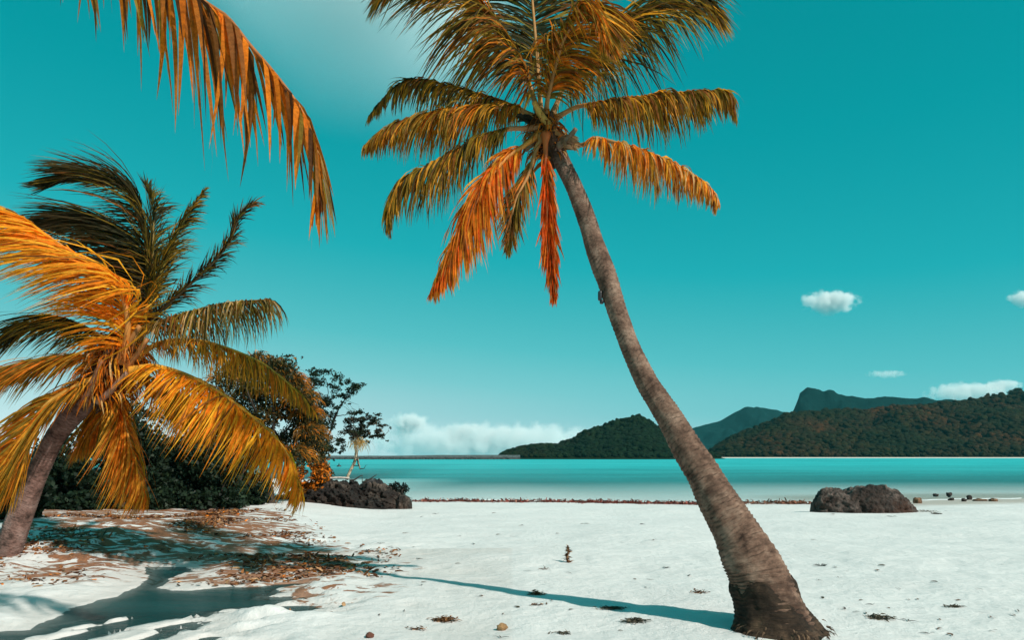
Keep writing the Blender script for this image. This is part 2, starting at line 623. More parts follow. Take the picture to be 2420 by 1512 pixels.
# sea
ys2 = [27.0]
while ys2[-1] < 2845:
    ys2.append(ys2[-1] * 1.03)
ys2[-1] = 2845
us2 = np.concatenate([np.linspace(-3, -0.8, 12), np.linspace(-0.75, 0.75, 90), np.linspace(0.8, 3, 12)])
Y2, U2 = np.meshgrid(np.array(ys2), us2, indexing='ij')
X2 = np.clip(Y2 * U2, -2845, 2845)
dep = SEA - ground_h(X2, Y2, False)
op = 1 - np.exp(-np.clip(dep, 0, 10) * 0.62)
sea = link("sea", mesh_from("sea", np.stack([X2, Y2, np.full_like(X2, SEA)], -1), grid_faces(len(ys2), len(us2)), True, None, {"depth": op}),
           M_SEA, kind="structure", label="turquoise lagoon water between the beach and the hills")

# thin broken foam where the water runs out on the sand
fxs = np.linspace(-9, 34, 900)
fsh = shore(fxs) + 0.25 * fbm(fxs * 0.9, 0.2, 0, 4, 91)
fo_w = np.clip(0.10 + 0.30 * fbm(fxs * 0.45, 5.5, 0, 4, 92), 0.0, 0.6)
Vf = np.stack([np.stack([fxs, fsh + 0.05 * k_ + fo_w * (k_ - 0.3), np.full_like(fxs, SEA) + (0.03 if k_ == 0.5 else 0.006)], -1) for k_ in (0.0, 0.5, 1.0)])
Ff = grid_faces(3, 900)
Ff = Ff[np.tile(fo_w[:-1] > 0.06, 2)]
m_foam, nt, out = new_mat("sea_foam")
p = nd(nt, "ShaderNodeBsdfPrincipled")
p.inputs["Base Color"].default_value = (0.78, 0.8, 0.8, 1)
p.inputs["Roughness"].default_value = 0.8
nt.links.new(p.outputs[0], out.inputs[0])
link("sea_foam", mesh_from("sea_foam", Vf, Ff), m_foam, kind="stuff", label="thin broken line of white foam at the water's edge")

# dark teal water sheet drawn where the sand only lies in shadow
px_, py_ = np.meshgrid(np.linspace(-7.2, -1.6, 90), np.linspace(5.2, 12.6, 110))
pd = np.clip((SHADOW_POOLZ - ground_h(px_, py_)) / 0.12, 0, 1)
keep = poly_sd(px_, py_, shadow_pool_w) < 0.35
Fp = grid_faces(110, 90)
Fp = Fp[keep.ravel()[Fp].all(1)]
link("shadow_pool", mesh_from("shadow_pool", np.stack([px_, py_, np.full_like(px_, SHADOW_POOLZ)], -1), Fp, True, None, {"depth": 0.55 + 0.4 * pd}),
     M_SHADOW_POOL, kind="structure", label="dark teal water sheet standing in for the shadow at the lower left of the beach")


# ------------------------------------------------------------------ hills
def hill(name, prof, y0, yr, label, colour, back=1.6, bump=0.0, bscale=0.05, col2=None, kind="structure", nx=150, ny=34, expo=0.85):
    px = np.array([p[0] for p in prof], float)
    py = np.array([p[1] for p in prof], float)
    xs = np.linspace(px[0], px[-1], nx)
    zt = CAMZ - (np.interp(xs, px, py) - HY) / F * yr
    v = np.concatenate([np.linspace(0, 1, ny), 1 + np.linspace(0.06, 1, 10)])
    Yv = np.where(v <= 1, y0 + (yr - y0) * v, yr + (yr * back - yr) * (v - 1))
    prof_v = np.where(v <= 1, np.clip(v, 0, 1) ** expo, np.clip(2 - v, 0, 1))
    X = (xs[None, :] - CX) / F * Yv[:, None]
    Z = SEA - 1.0 + (zt[None, :] - SEA + 1.0) * prof_v[:, None]
    Yg = np.repeat(Yv[:, None], nx, 1)
    gul = 1 + 0.30 * fbm(X * 0.018, Yg * 0.018, 0, 3, 61) * (prof_v * (1 - prof_v) * 4)[:, None]
    Z = SEA - 1.0 + (Z - SEA + 1.0) * gul
    if bump:
        Z = Z + bump * fbm(X * bscale, Yg * bscale, 0, 4, 71) * sstep(0, 0.1, prof_v)[:, None]
    me = mesh_from(name, np.stack([X, Yg, Z], -1), grid_faces(len(v), nx), True, np.broadcast_to(np.array(colour, float), (len(v) * nx, 3)))
    o = link(name, me, M_HILL, kind=kind, label=label)
    return o, (xs, Yv, X, Yg, Z, prof_v)


h4_prof = [(1560, 1082), (1673, 1074), (1729, 1036), (1802, 1010), (1865, 980), (1894, 974), (1984, 974), (2050, 974), (2099, 966), (2175, 961), (2241, 956), (2264, 950),
           (2314, 943), (2347, 938), (2380, 937), (2420, 928), (2520, 925), (2700, 960), (2900, 1020)]
h1_prof = [(1180, 1082), (1193, 1073), (1221, 1066), (1266, 1055), (1319, 1056), (1357, 1044), (1385, 1022), (1428, 1009), (1442, 999), (1480, 993), (1501, 987), (1522, 990),
           (1550, 1007), (1600, 1042), (1650, 1066), (1720, 1084)]
h2_prof = [(1480, 1070), (1560, 1035), (1637, 1012), (1703, 998), (1736, 978), (1766, 963), (1799, 962), (1825, 966), (1865, 974), (1950, 1010), (2080, 1075)]
h3_prof = [(1850, 1074), (1862, 985), (1876, 968), (1886, 944), (1890, 929), (1908, 915), (1928, 919), (1947, 923), (1958, 919), (1970, 920), (1980, 929), (2010, 934), (2043, 940),
           (2109, 937), (2182, 942), (2264, 948), (2400, 965), (2600, 1000), (2800, 1070)]
hill("far_mountain", h2_prof, 1950, 2250, "hazy teal mountain behind the leaning trunk, farther than the forested hills", (0.002, 0.02, 0.02), 1.22, 3.0, 0.02, nx=160)
hill("peak_mountain", h3_prof, 1300, 1500, "hazy teal mountain with a flat stepped peak above the right shore", (0.002, 0.02, 0.02), 1.4, 2.5, 0.04, nx=260)
_, H4 = hill("forested_hill", h4_prof, 551, 760, "brown-green forested hill along the right shore of the lagoon", (0.02, 0.018, 0.008), 1.35, 1.0, 0.05)
_, H1 = hill("forested_headland", h1_prof, 392, 480, "dark green forested headland left of the leaning palm trunk", (0.01, 0.02, 0.008), 1.3, 0.6, 0.06)


def ico(sub):
    import bmesh
    b = bmesh.new()
    bmesh.ops.create_icosphere(b, subdivisions=sub, radius=1)
    b.verts.ensure_lookup_table()
    V = np.array([v.co[:] for v in b.verts])
    Fc = np.array([[v.index for v in f.verts] for f in b.faces])
    b.free()
    return V, Fc


ICO2, ICO3, ICO4 = ico(2), ico(3), ico(4)


def forest(name, H, n, r0, r1, palette, label, sub, vmax=1.02, seed=3, xr=None):
    xs, Yv, X, Yg, Z, pv = H
    g = np.random.default_rng(seed)
    protos = []
    for k in range(6):
        V, Fc = sub
        d = 1 + 0.30 * fbm(V[:, 0] * 1.7 + k * 9, V[:, 1] * 1.7, V[:, 2] * 1.7, 3, 80 + k, 0.7)
        protos.append(V * d[:, None] * np.array([1, 1, 0.85]))
    nfront = int(np.argmax(pv >= 0.999)) + 1
    N = n * 2
    fx = g.uniform(0, len(xs) - 1.001, N)
    fy = np.minimum(g.uniform(0, (nfront - 1) * vmax, N), len(Yv) - 2.001)
    i, j = fy.astype(int), fx.astype(int)
    a, b = fy - i, fx - j
    bl = lambda M: (M[i, j] * (1 - a) * (1 - b) + M[i + 1, j] * a * (1 - b) + M[i, j + 1] * (1 - a) * b + M[i + 1, j + 1] * a * b)
    Pp = np.stack([bl(X), bl(Yg), bl(Z)], 1)
    Pp = Pp[Pp[:, 2] > SEA + 0.9][:n]
    qn = fbm(Pp[:, 0] * 0.02, Pp[:, 1] * 0.012, 0, 3, 90) * 0.75 + g.normal(0, 0.2, len(Pp))
    A, Fo, K = [], [], []
    off = 0
    for p, q in zip(Pp, qn):
        r = g.uniform(r0, r1) * (0.75 if p[2] < SEA + 4 else 1)
        th = g.uniform(0, 6.283)
        V = protos[g.integers(6)] * r * np.array([g.uniform(0.9, 1.25), g.uniform(0.9, 1.25), g.uniform(0.75, 1.15)])
        V = np.stack([V[:, 0] * math.cos(th) - V[:, 1] * math.sin(th), V[:, 0] * math.sin(th) + V[:, 1] * math.cos(th), V[:, 2]], 1)
        c = palette[int(np.clip((q * 0.5 + 0.5) * len(palette), 0, len(palette) - 1))]
        A.append(V + p + np.array([0, 0, r * g.uniform(0.1, 0.55)]))
        Fo.append(sub[1] + off)
        K.append(np.broadcast_to(np.array(c) * g.uniform(0.7, 1.3), V.shape))
        off += len(V)
    return link(name, mesh_from(name, np.vstack(A), np.vstack(Fo), True, np.vstack(K)), M_FOREST, kind="stuff", label=label)


PAL4 = [(0.008, 0.014, 0.005), (0.010, 0.016, 0.005), (0.014, 0.0165, 0.005), (0.018, 0.017, 0.005), (0.022, 0.017, 0.005), (0.028, 0.017, 0.006), (0.05, 0.022, 0.007)]
PAL1 = [(0.004, 0.014, 0.005), (0.006, 0.016, 0.006), (0.008, 0.018, 0.006), (0.012, 0.017, 0.006)]
forest("hill_forest", H4, 12500, 1.0, 3.3, PAL4, "brown and green tree canopy covering the right hillside", ICO2, 1.05, 3)
forest("headland_forest", H1, 3800, 0.7, 2.1, PAL1, "dark green tree canopy covering the headland left of the trunk", ICO2, 1.05, 4)

# pale beach strip at the foot of the right hill
xs = np.linspace(1640, 2700, 120)
Yb = np.array([545.0, 547.5, 549.5, 553])
Zb = np.array([-0.8, -0.15, 0.25, 0.3])
Xb = (xs[None] - CX) / F * Yb[:, None]
wob = 1.4 * vnoise(xs * 0.03, 0.5, 0, 15)
V = np.stack([Xb, np.repeat(Yb[:, None], 120, 1) + wob[None], np.repeat(Zb[:, None], 120, 1)], -1)
link("far_beach", mesh_from("far_beach", V, grid_faces(4, 120), True, np.broadcast_to(np.array([0.62, 0.58, 0.5]), (480, 3))), M_DEBRIS,
     kind="structure", label="thin pale beach at the foot of the right hill")

# breakwater
bwk = thing("breakwater", (-60, 392, SEA), "long low grey stone breakwater on the horizon left of the headland", "breakwater")
acc = Acc()
n = 260
xb = np.linspace(-150, 4, n) + 60
top = 1.7 + 0.35 * sstep(-60, -30, xb - 60) + 0.05 * vnoise(xb * 0.2, 0, 0, 2)
cs = np.array([[-4.2, -0.9], [-2.0, 1.05], [-1.9, 1.1], [-1.2, 1.0], [-1.1, 2.0], [1.4, 2.0], [4.5, -0.9]])
V = np.zeros((len(cs), n, 3))
for i, (yy, zz) in enumerate(cs):
    V[i, :, 0] = xb
    V[i, :, 1] = yy + (0.5 * vnoise(xb * 0.6, i, 0, 8) if i in (0, 1) else 0)
    V[i, :, 2] = zz * (top / 1.9) if zz > 0 else zz
    if i in (0, 1):
        V[i, :, 2] += 0.18 * vnoise(xb * 0.9, i * 3, 0, 9)
cols = np.array([[0.03, 0.035, 0.035], [0.05, 0.055, 0.055], [0.12, 0.14, 0.14], [0.12, 0.14, 0.14], [0.1, 0.12, 0.12], [0.12, 0.14, 0.14], [0.1, 0.1, 0.1]])
link("wall", mesh_from("breakwater_wall", V, grid_faces(len(cs), n), False, np.repeat(cols[:, None], n, 1)), M_CONC, bwk)
acc = Acc()
for k in range(420):
    Vb, Fb = ICO2[0], ICO2[1]
    r = rng.uniform(0.35, 0.8)
    c = np.array([rng.uniform(-90, 60), rng.uniform(-5.0, -2.9), rng.uniform(-0.3, 0.25)])
    acc.add(Vb * r * rng.uniform(0.7, 1.2, 3) * (1 + 0.2 * rng.standard_normal((len(Vb), 1)) * 0.5) + c, Fb, np.array([0.04, 0.045, 0.045]) * rng.uniform(0.6, 1.6))
o = link("armour_stones", acc.mesh("armour_stones", False), M_CONC, bwk, kind="stuff")

# ------------------------------------------------------------------ palms
ORANGE, GOLD, OLIVE, DGREEN, BROWN, STRAW, RED = (0.72, 0.19, 0.010), (0.74, 0.33, 0.025), (0.25, 0.165, 0.02), (0.022, 0.034, 0.014), (0.25, 0.09, 0.02), (0.66, 0.42, 0.17), (0.74, 0.10, 0.006)


def pick(pal, g):
    cs = np.array([c for c, w in pal])
    ws = np.array([w for c, w in pal], float)
    return cs[g.choice(len(cs), p=ws / ws.sum())]


def blade(p, d0, Gv, L, w, droop, T, g, k=5, roll=0.6, bexp=0.8):
    """one leaflet: returns (k+1,2,3) points"""
    s = np.linspace(0, 1, k + 1)
    b = np.clip(droop * s ** bexp, 0, 0.97)[:, None]
    d = norm(d0[None] * (1 - b) + Gv[None] * b)
    c = p + np.vstack([[0, 0, 0], np.cumsum((d[:-1] + d[1:]) * 0.5 * L / k, axis=0)])
    W = T[None] - (d @ T)[:, None] * d
    W = norm(W + 1e-5)
    Nn = np.cross(d, W)
    ro = g.normal(0, roll)
    W = W * math.cos(ro) + Nn * math.sin(ro)
    wd = w * np.minimum(1, 0.55 + s * 2.2) * (1 - s ** 2.2) + 0.0008
    return np.stack([c - W * wd[:, None] * 0.5, c + W * wd[:, None] * 0.5], 1)


def strip_faces(k):
    i = np.arange(k) * 2
    return np.stack([i, i + 1, i + 3, i + 2], -1)


def frond(tree, pts, L, n=95, ang=52, droop=0.8, Gv=(0, 0, -1), pal=((OLIVE, 1),), w=0.026, r0=0.028, t0=0.14, up=(0, 0, 1), spread=1.0, lift=0.15,
          label=None, sides=(1, -1), jit=0.16, tipf=0.4, seed=0, mat=None, single=False, rcol=(0.36, 0.17, 0.05), k=5, clump=0.25, roll=0.6, bexp=0.5, Lk=1.0):
    g = np.random.default_rng(seed + 100)
    base = np.array(tree.location)
    c = spline(np.array(pts), 60) - base
    T = norm(np.gradient(c, axis=0))
    t = np.linspace(0, 1, 60)
    rad = r0 * (1 - t) ** 0.8 + 0.0035
    rad = rad * (1 + 1.0 * np.exp(-(t / 0.05) ** 2))
    Vr, Fr = tube_tri(c, rad, 7)
    rc = np.array(rcol) * (1 + 0.25 * vnoise(Vr[:, 0] * 6, Vr[:, 1] * 6, Vr[:, 2] * 6, 4))[:, None]
    fo = link("frond", mesh_from("frond", Vr, Fr, True, rc), M_STEM, tree, label=label)
    U = norm(np.array(up, float))
    Gv = norm(np.array(Gv, float))
    acc = Acc()
    for j in range(n):
        tj = t0 + (1 - t0) * (j + g.uniform(-0.4, 0.4)) / (n - 1)
        tj = min(max(tj, t0), 0.995)
        i = tj * 59
        i0 = min(int(i), 58)
        p = c[i0] + (c[i0 + 1] - c[i0]) * (i - i0)
        Tj = T[i0]
        S0 = np.cross(Tj, U)
        S0 = norm(S0 + np.array([0, 1e-4, 0]))
        for sd in sides:
            if g.uniform() < 0.05 or vnoise(tj * 23, sd * 5.3, seed * 3.3, 12) > 0.62:
                continue
            S = S0 * sd
            N = np.cross(S0, Tj)
            a = R(ang) * (1 - 0.35 * tj) + g.normal(0, jit) + clump * vnoise(tj * 14, sd * 3.1, seed * 1.7, 6)
            d0 = norm(Tj * math.cos(a) + S * math.sin(a) * spread + N * (lift + g.normal(0, 0.12)))
            pr = min(1, 0.45 + (tj - t0) * 2.6) * (1 - (1 - tipf * 0.6) * max(0, (tj - 0.45) / 0.55) ** 1.4)
            Lj = L * Lk * pr * (g.uniform(0.5, 1.12) if single else g.uniform(0.68, 1.12)) * (0.5 if g.uniform() < 0.05 else 1)
            dr = np.clip(droop + g.normal(0, 0.09) + 0.15 * vnoise(tj * 11, sd * 2.0, seed * 2.9, 7), 0, 1)
            Gj = norm(Gv + g.normal(0, 0.07 if single else 0.08, 3))
            bl = blade(p, d0, Gj, Lj, w * g.uniform(0.7, 1.25), dr, Tj, g, k, roll, bexp)
            cc = pick(pal, g) * g.uniform(0.75, 1.25)
            cc2 = np.linspace(0, 1, k + 1)[:, None, None]
            colr = np.clip(cc * (1 - 0.25 * cc2) + np.array(BROWN) * 0.25 * cc2 + 0 * bl, 0, 1)
            if single:
                o = link("leaflet", mesh_from("leaflet", bl, strip_faces(k), True, colr), mat or M_PALM, fo)
            else:
                acc.add(bl, strip_faces(k), colr.reshape(-1, 3))
    if not single:
        link("leaflets", acc.mesh("leaflets"), mat or M_PALM, fo, kind="stuff")
    return fo


def trunk(tree, rows, ring, mat, name="trunk", seg=44, seed=0, ringh=0.035, step=0.010, lump=0.05, flat=False, flatlow=False):
    """rows: (centre xyz, radius)"""
    base = np.array(tree.location)
    cp = np.array([r[0] for r in rows])
    Ls = np.concatenate([[0], np.cumsum(np.linalg.norm(np.diff(cp, axis=0), axis=1))])
    n = max(30, int(Ls[-1] / step))
    c = spline(cp, n)
    s = np.linspace(0, Ls[-1], n)
    rad = np.interp(s, Ls, [r[1] for r in rows])
    kk = max(3, n // 40)
    rad = np.convolve(np.pad(rad, kk, mode='edge'), np.ones(2 * kk + 1) / (2 * kk + 1), 'valid')
    T, A, B = frames(c)
    A = A * np.sign(A[:, :1])
    B = B * np.sign(B[:, 1:2])
    wf = np.zeros((n, 1)) if flat else (sstep(0.0, 1.1, s)[:, None] if flatlow else np.ones((n, 1)))
    A = norm(A * wf + np.array([1.0, 0, 0]) * (1 - wf))
    B = norm(B * wf + np.array([0, 1.0, 0]) * (1 - wf))
    rad = rad * (1 - 0.08 * wf[:, 0])
    th = np.linspace(0, 2 * np.pi, seg, endpoint=False)
    ct, st = np.cos(th), np.sin(th)
    S, TH = np.meshgrid(s, th, indexing='ij')
    CT, ST = np.cos(TH), np.sin(TH)
    ph = S / ring + 0.9 * fbm(CT * 0.9 + S * 0.7, ST * 0.9, S * 1.6, 3, seed + 5) + 0.35 * CT
    ph = ph + 0.8 * vnoise(S * 3.1, 0.7, 0, seed + 4)
    fr = ph - np.floor(ph)
    amp = 0.5 + 0.5 * vnoise(np.floor(ph) * 1.37, CT * 1.3, ST * 1.3, seed + 6)
    prof = np.where(fr < 0.8, fr / 0.8, (1 - fr) / 0.2) - 0.5
    d = ringh * amp * prof + lump * fbm(CT * 1.4, ST * 1.4, S * 1.3, 4, seed + 9) + 0.012 * fbm(CT * 6, ST * 6, S * 16, 3, seed + 19)
    RR = rad[:, None] * (1 + d)
    V = (c - base)[:, None] + RR[..., None] * (ct[None, :, None] * A[:, None] + st[None, :, None] * B[:, None])
    if flat:
        top_w = sstep(0.75, 1.0, s / s[-1])[:, None]
        V[..., 2] += top_w * (0.07 * fbm(CT * 2.2, ST * 2.2, 0.3, 4, 3) + 0.02)
        V[..., :2] -= (top_w ** 6 * 0.03)[..., None] * np.stack([CT, ST], -1)
    groove = np.clip(1 - np.abs(fr - 0.98) / 0.16, 0, 1) * np.clip(0.25 + amp, 0, 1)
    col = np.stack([S, TH, groove], -1)
    col[..., 1] = np.abs(TH / np.pi - 1) * 1.0
    return link(name, mesh_from(name, V, grid_faces(n, seg, True), True, col), mat, tree)


def fibre_crown(tree, centre, rad, h, n, pal, seed, axis=(0, 0, 1), hang=0.35):
    g = np.random.default_rng(seed)
    base = np.array(tree.location)
    ce = np.array(centre) - base
    V, Fc = ICO4
    d = 1 + 0.28 * fbm(V[:, 0] * 2.2, V[:, 1] * 2.2, V[:, 2] * 3.0, 4, seed, 0.6)
    ax = norm(np.array(axis, float))
    Q = Vector((0, 0, 1)).rotation_difference(Vector(ax))
    M = np.array(Q.to_matrix())
    Vs = (V * d[:, None] * np.array([rad, rad, h])) @ M.T + ce
    link("fibre_sheath", mesh_from("fibre_sheath", Vs, Fc, True, np.array([0.06, 0.032, 0.016]) * (1 + 0.7 * vnoise(V[:, 0] * 9, V[:, 1] * 9, V[:, 2] * 4, seed))[:, None]), M_FIBRE, tree)
    acc = Acc()
    for i in range(n):
        th = g.uniform(0, 6.283)
        hh = g.uniform(-0.9, 0.9)
        rr = math.sqrt(1 - hh * hh) * 1.02
        p = (np.array([math.cos(th) * rr * rad, math.sin(th) * rr * rad, hh * h])) @ M.T + ce
        d0 = norm(np.array([math.cos(th), math.sin(th), g.uniform(-0.6, 0.8)]))
        bl = blade(p, d0, np.array([g.normal(0, .2), g.normal(0, .2), -1.0]), hang * g.uniform(0.3, 1.0), g.uniform(0.012, 0.04), 0.9, norm(np.array([-math.sin(th), math.cos(th), 0.001])), g, 4)
        acc.add(bl, strip_faces(4), pick(pal, g) * g.uniform(0.6, 1.3))
    link("hanging_fibres", acc.mesh("hanging_fibres"), M_DRY, tree, kind="stuff")


def stub(tree, a, b, r, col, seed=0):
    base = np.array(tree.location)
    c = spline(np.array([a, (np.array(a) + np.array(b)) / 2 + np.array([0, 0, -0.03]), b]), 14) - base
    V, Fc = tube_tri(c, np.linspace(r, r * 0.55, 14), 9)
    V = V + 0.15 * r * np.stack([vnoise(V[:, 0] * 20, V[:, 1] * 20, V[:, 2] * 20, seed + q) for q in range(3)], 1)
    return link("petiole_stub", mesh_from("petiole_stub", V, Fc, True, np.broadcast_to(np.array(col, float), (len(V), 3))), M_STEM, tree)


# --- main leaning palm
base_xy = G(1852, 1512, 0)
Y0, Y1 = base_xy[1] + 0.15, 9.6
trk = [(1525, 1725, 1985), (1512, 1735, 1962), (1470, 1741, 1927), (1427, 1738, 1897), (1376, 1724, 1873), (1325, 1704, 1845), (1257, 1679, 1797), (1188, 1646, 1751), (1119, 1617, 1706),
       (1060, 1583, 1663), (997, 1552, 1622), (948, 1525, 1588), (900, 1498, 1556), (827, 1467, 1518), (769, 1445, 1496), (706, 1423, 1476), (658, 1406, 1463),
       (609, 1387, 1445), (570, 1377, 1428), (512, 1360, 1409), (440, 1334, 1378), (391, 1311, 1353), (350, 1290, 1338), (305, 1268, 1315)]


def trow(y, a, b):
    f = (1525 - y) / (1525 - 305)
    Y = Y0 + (Y1 - Y0) * f ** 0.9
    p = P((a + b) / 2, y, Y)
    return p, (b - a) / 2 / F * Y


rows = [trow(*r) for r in trk]
MB = np.array([rows[0][0][0], rows[0][0][1], 0.0])
palm = thing("palm_tree", MB, "tall leaning coconut palm with orange and green fronds rising from the white sand", "palm tree")
trunk(palm, [(p, r * 0.97) for p, r in rows[2:]], 0.05, M_BARK, seed=1, ringh=0.115, flatlow=True)
low = [(np.array([MB[0] + 0.12, MB[1] + 0.02, -0.14]), rows[0][1] * 1.1)] + [(r[0], r[1] * 1.045) for r in rows[1:5]]
trunk(palm, low, 0.06, M_COLLAR, "root_collar", 72, 2, 0.06, 0.008, 0.09, flat=True)
CR = P(1290, 300, Y1)


def F1(pts, **kw):
    kw['n'], kw['w'] = int(kw['n'] * 2.1), kw['w'] * 0.85
    return frond(palm, [P(x, y, Y1 + d) for x, y, d in pts], Lk=1.5, **kw)


GO = ((GOLD, 1.6), (OLIVE, 4), (BROWN, 2), (DGREEN, 2.5))
ORG = ((ORANGE, 4), (GOLD, 2), (BROWN, 1), (RED, 1.2))
MIX = ((ORANGE, 1.6), (GOLD, 1.2), (OLIVE, 4), (DGREEN, 3.0), (BROWN, 2))
DK = ((DGREEN, 5), (OLIVE, 2), (BROWN, 0.6))
# back row
F1([(1281, 285, 0.0), (1277, 240, 0.12), (1268, 120, 0.45), (1258, 0, 0.75), (1250, -110, 0.95), (1240, -190, 1.2)], L=0.85, n=150, ang=66, droop=0.45, pal=DK, seed=1, t0=0.2, w=0.03, label="dark upright frond at the back of the crown")
F1([(1300, 285, 0.05), (1322, 230, 0.1), (1340, 197, 0.15), (1420, 105, 0.3), (1515, 34, 0.35), (1580, -8, 0.35), (1640, -20, 0.3), (1690, 30, 0.2)], L=1.0, n=170, ang=60, droop=0.62, pal=((DGREEN, 4), (OLIVE, 4), (GOLD, 1.0), (BROWN, 1)), seed=2, t0=0.16, w=0.03, Gv=(0.25, 0, -1))
F1([(1276, 285, -0.05), (1271, 262, -0.1), (1239, 172, -0.1), (1175, 78, -0.15), (1112, -5, -0.2), (1040, -75, -0.3), (960, -80, -0.35), (905, -20, -0.4)], L=0.95, n=180, ang=56, droop=0.66, pal=MIX, seed=3, t0=0.13, w=0.03, Gv=(-0.35, 0, -1), label="broad arching frond on the upper left of the crown")
F1([(1290, 282, -0.1), (1297, 220, -0.25), (1327, 105, -0.45), (1360, 48, -0.6), (1391, 14, -0.75), (1420, 45, -0.9), (1436, 105, -1.0)], L=0.62, n=140, ang=48, droop=0.75, pal=((ORANGE, 2), (GOLD, 1.5), (OLIVE, 3), (BROWN, 2)), seed=4, t0=0.12, w=0.03, Gv=(0.25, -0.2, -1), label="orange-brown frond folding over at its tip")
# sides
F1([(1300, 285, 0.0), (1317, 276, 0.0), (1363, 252, -0.05), (1418, 243, -0.1), (1538, 227, -0.15), (1657, 217, -0.25), (1712, 217, -0.28), (1736, 262, -0.3)], L=0.5, n=170, ang=66, droop=0.86, pal=((GOLD, 2.6), (OLIVE, 4), (BROWN, 2.4), (DGREEN, 1.2)), seed=5, t0=0.2, w=0.028, label="level golden frond reaching right")
F1([(1305, 310, -0.1), (1363, 342, -0.2), (1400, 331, -0.3), (1418, 327, -0.35), (1538, 363, -0.5), (1630, 409, -0.6), (1676, 441, -0.65), (1693, 474, -0.65)], L=0.46, n=150, ang=74, droop=0.88, pal=((ORANGE, 3), (GOLD, 2), (STRAW, 2), (BROWN, 1.5)), seed=6, t0=0.24, w=0.028, Gv=(-0.15, 0, -1), label="straw-orange frond sloping down to the right")
F1([(1275, 285, 0.0), (1244, 266, 0.05), (1170, 234, 0.1), (1069, 207, 0.15), (1000, 188, 0.15), (950, 196, 0.1), (908, 230, 0.05), (874, 272, 0)], L=0.42, n=140, ang=60, droop=0.85, pal=GO, seed=7, t0=0.12, w=0.024, rcol=(0.42, 0.2, 0.06), label="upper of the two level fronds reaching left")
F1([(1272, 290, -0.1), (1244, 268, -0.1), (1207, 251, -0.1), (1106, 257, -0.15), (1010, 271, -0.2), (931, 294, -0.25), (865, 340, -0.3)], L=0.5, n=150, ang=62, droop=0.86, pal=((GOLD, 2), (OLIVE, 3), (ORANGE, 1), (BROWN, 1.5)), seed=8, t0=0.12, w=0.026, rcol=(0.42, 0.2, 0.06))
F1([(1275, 303, -0.15), (1240, 303, -0.2), (1193, 306, -0.25), (1124, 331, -0.3), (1032, 381, -0.4), (964, 418, -0.45), (930, 460, -0.5), (918, 525, -0.5)], L=0.58, n=150, ang=62, droop=0.86, pal=((OLIVE, 4), (GOLD, 2), (DGREEN, 1.5), (BROWN, 1)), seed=9, t0=0.16, w=0.026, Gv=(0.06, 0, -1), rcol=(0.42, 0.17, 0.06))
F1([(1278, 315, -0.2), (1244, 340, -0.3), (1193, 377, -0.4), (1147, 436, -0.5), (1106, 519, -0.55), (1065, 597, -0.6), (1025, 685, -0.6)], L=0.5, n=170, ang=44, droop=0.7, pal=ORG, seed=10, t0=0.14, w=0.03, Gv=(0.12, 0, -1), spread=0.8, up=(0.5, -1, 0.4), rcol=(0.5, 0.19, 0.03), label="bright orange dying frond hanging down to the left")
F1([(1282, 320, -0.25), (1267, 352, -0.3), (1248, 413, -0.35), (1216, 482, -0.4), (1200, 588, -0.4)], L=0.34, n=90, ang=38, droop=0.6, pal=((DGREEN, 2), (OLIVE, 3), (BROWN, 2), (ORANGE, 0.8)), seed=11, t0=0.25, w=0.022, up=(0.3, -1, 0.2), label="thin dark frond hanging beside the orange one")
F1([(1290, 315, -0.3), (1289, 350, -0.36), (1291, 400, -0.38), (1297, 551, -0.38), (1308, 690, -0.36)], L=0.3, n=260, ang=26, droop=0.75, pal=((RED, 5), (ORANGE, 3), (BROWN, 1.2), (STRAW, 0.5)), seed=12, t0=0.13, w=0.03, up=(0, -1, 0), spread=0.75, tipf=0.7, rcol=(0.45, 0.1, 0.02), label="dead red-orange frond hanging straight down against the trunk")
fibre_crown(palm, P(1292, 325, Y1 - 0.05), 0.17, 0.30, 220, ((BROWN, 4), (ORANGE, 1.5), (STRAW, 0.8)), 5, (-0.25, 0, 1), 0.35)
stub(palm, P(1318, 345, Y1 - 0.25), P(1362, 303, Y1 - 0.4), 0.045, (0.16, 0.1, 0.06), 1)
stub(palm, P(1300, 300, Y1 - 0.22), P(1262, 240, Y1 - 0.3), 0.055, (0.5, 0.26, 0.05), 2)
stub(palm, P(1262, 320, Y1 - 0.2), P(1243, 352, Y1 - 0.3), 0.05, (0.14, 0.08, 0.04), 3)
# broken husk sheath at the right of the crown and a curled dark one at the left
for k, (a, b, cc) in enumerate([((1325, 335), (1366, 318), (0.24, 0.16, 0.1)), ((1330, 345), (1364, 338), (0.32, 0.2, 0.12)), ((1255, 285), (1225, 268), (0.03, 0.03, 0.02))]):
    A_, B_ = P(*a, Y1 - 0.25) - MB, P(*b, Y1 - 0.4) - MB
    g = np.random.default_rng(k)
    acc = Acc()
    for i in range(7):
        bl = blade(A_ + g.normal(0, .02, 3), norm(B_ - A_ + g.normal(0, .05, 3)), np.array([0.2, 0, -1.0]), np.linalg.norm(B_ - A_) * g.uniform(.8, 1.4), 0.07, 0.5, np.array([0, 0, 1.0]), g, 5)
        acc.add(bl, strip_faces(5), np.array(cc) * g.uniform(.6, 1.4))
    link("husk_sheath", acc.mesh("husk_sheath"), M_DRY, palm)
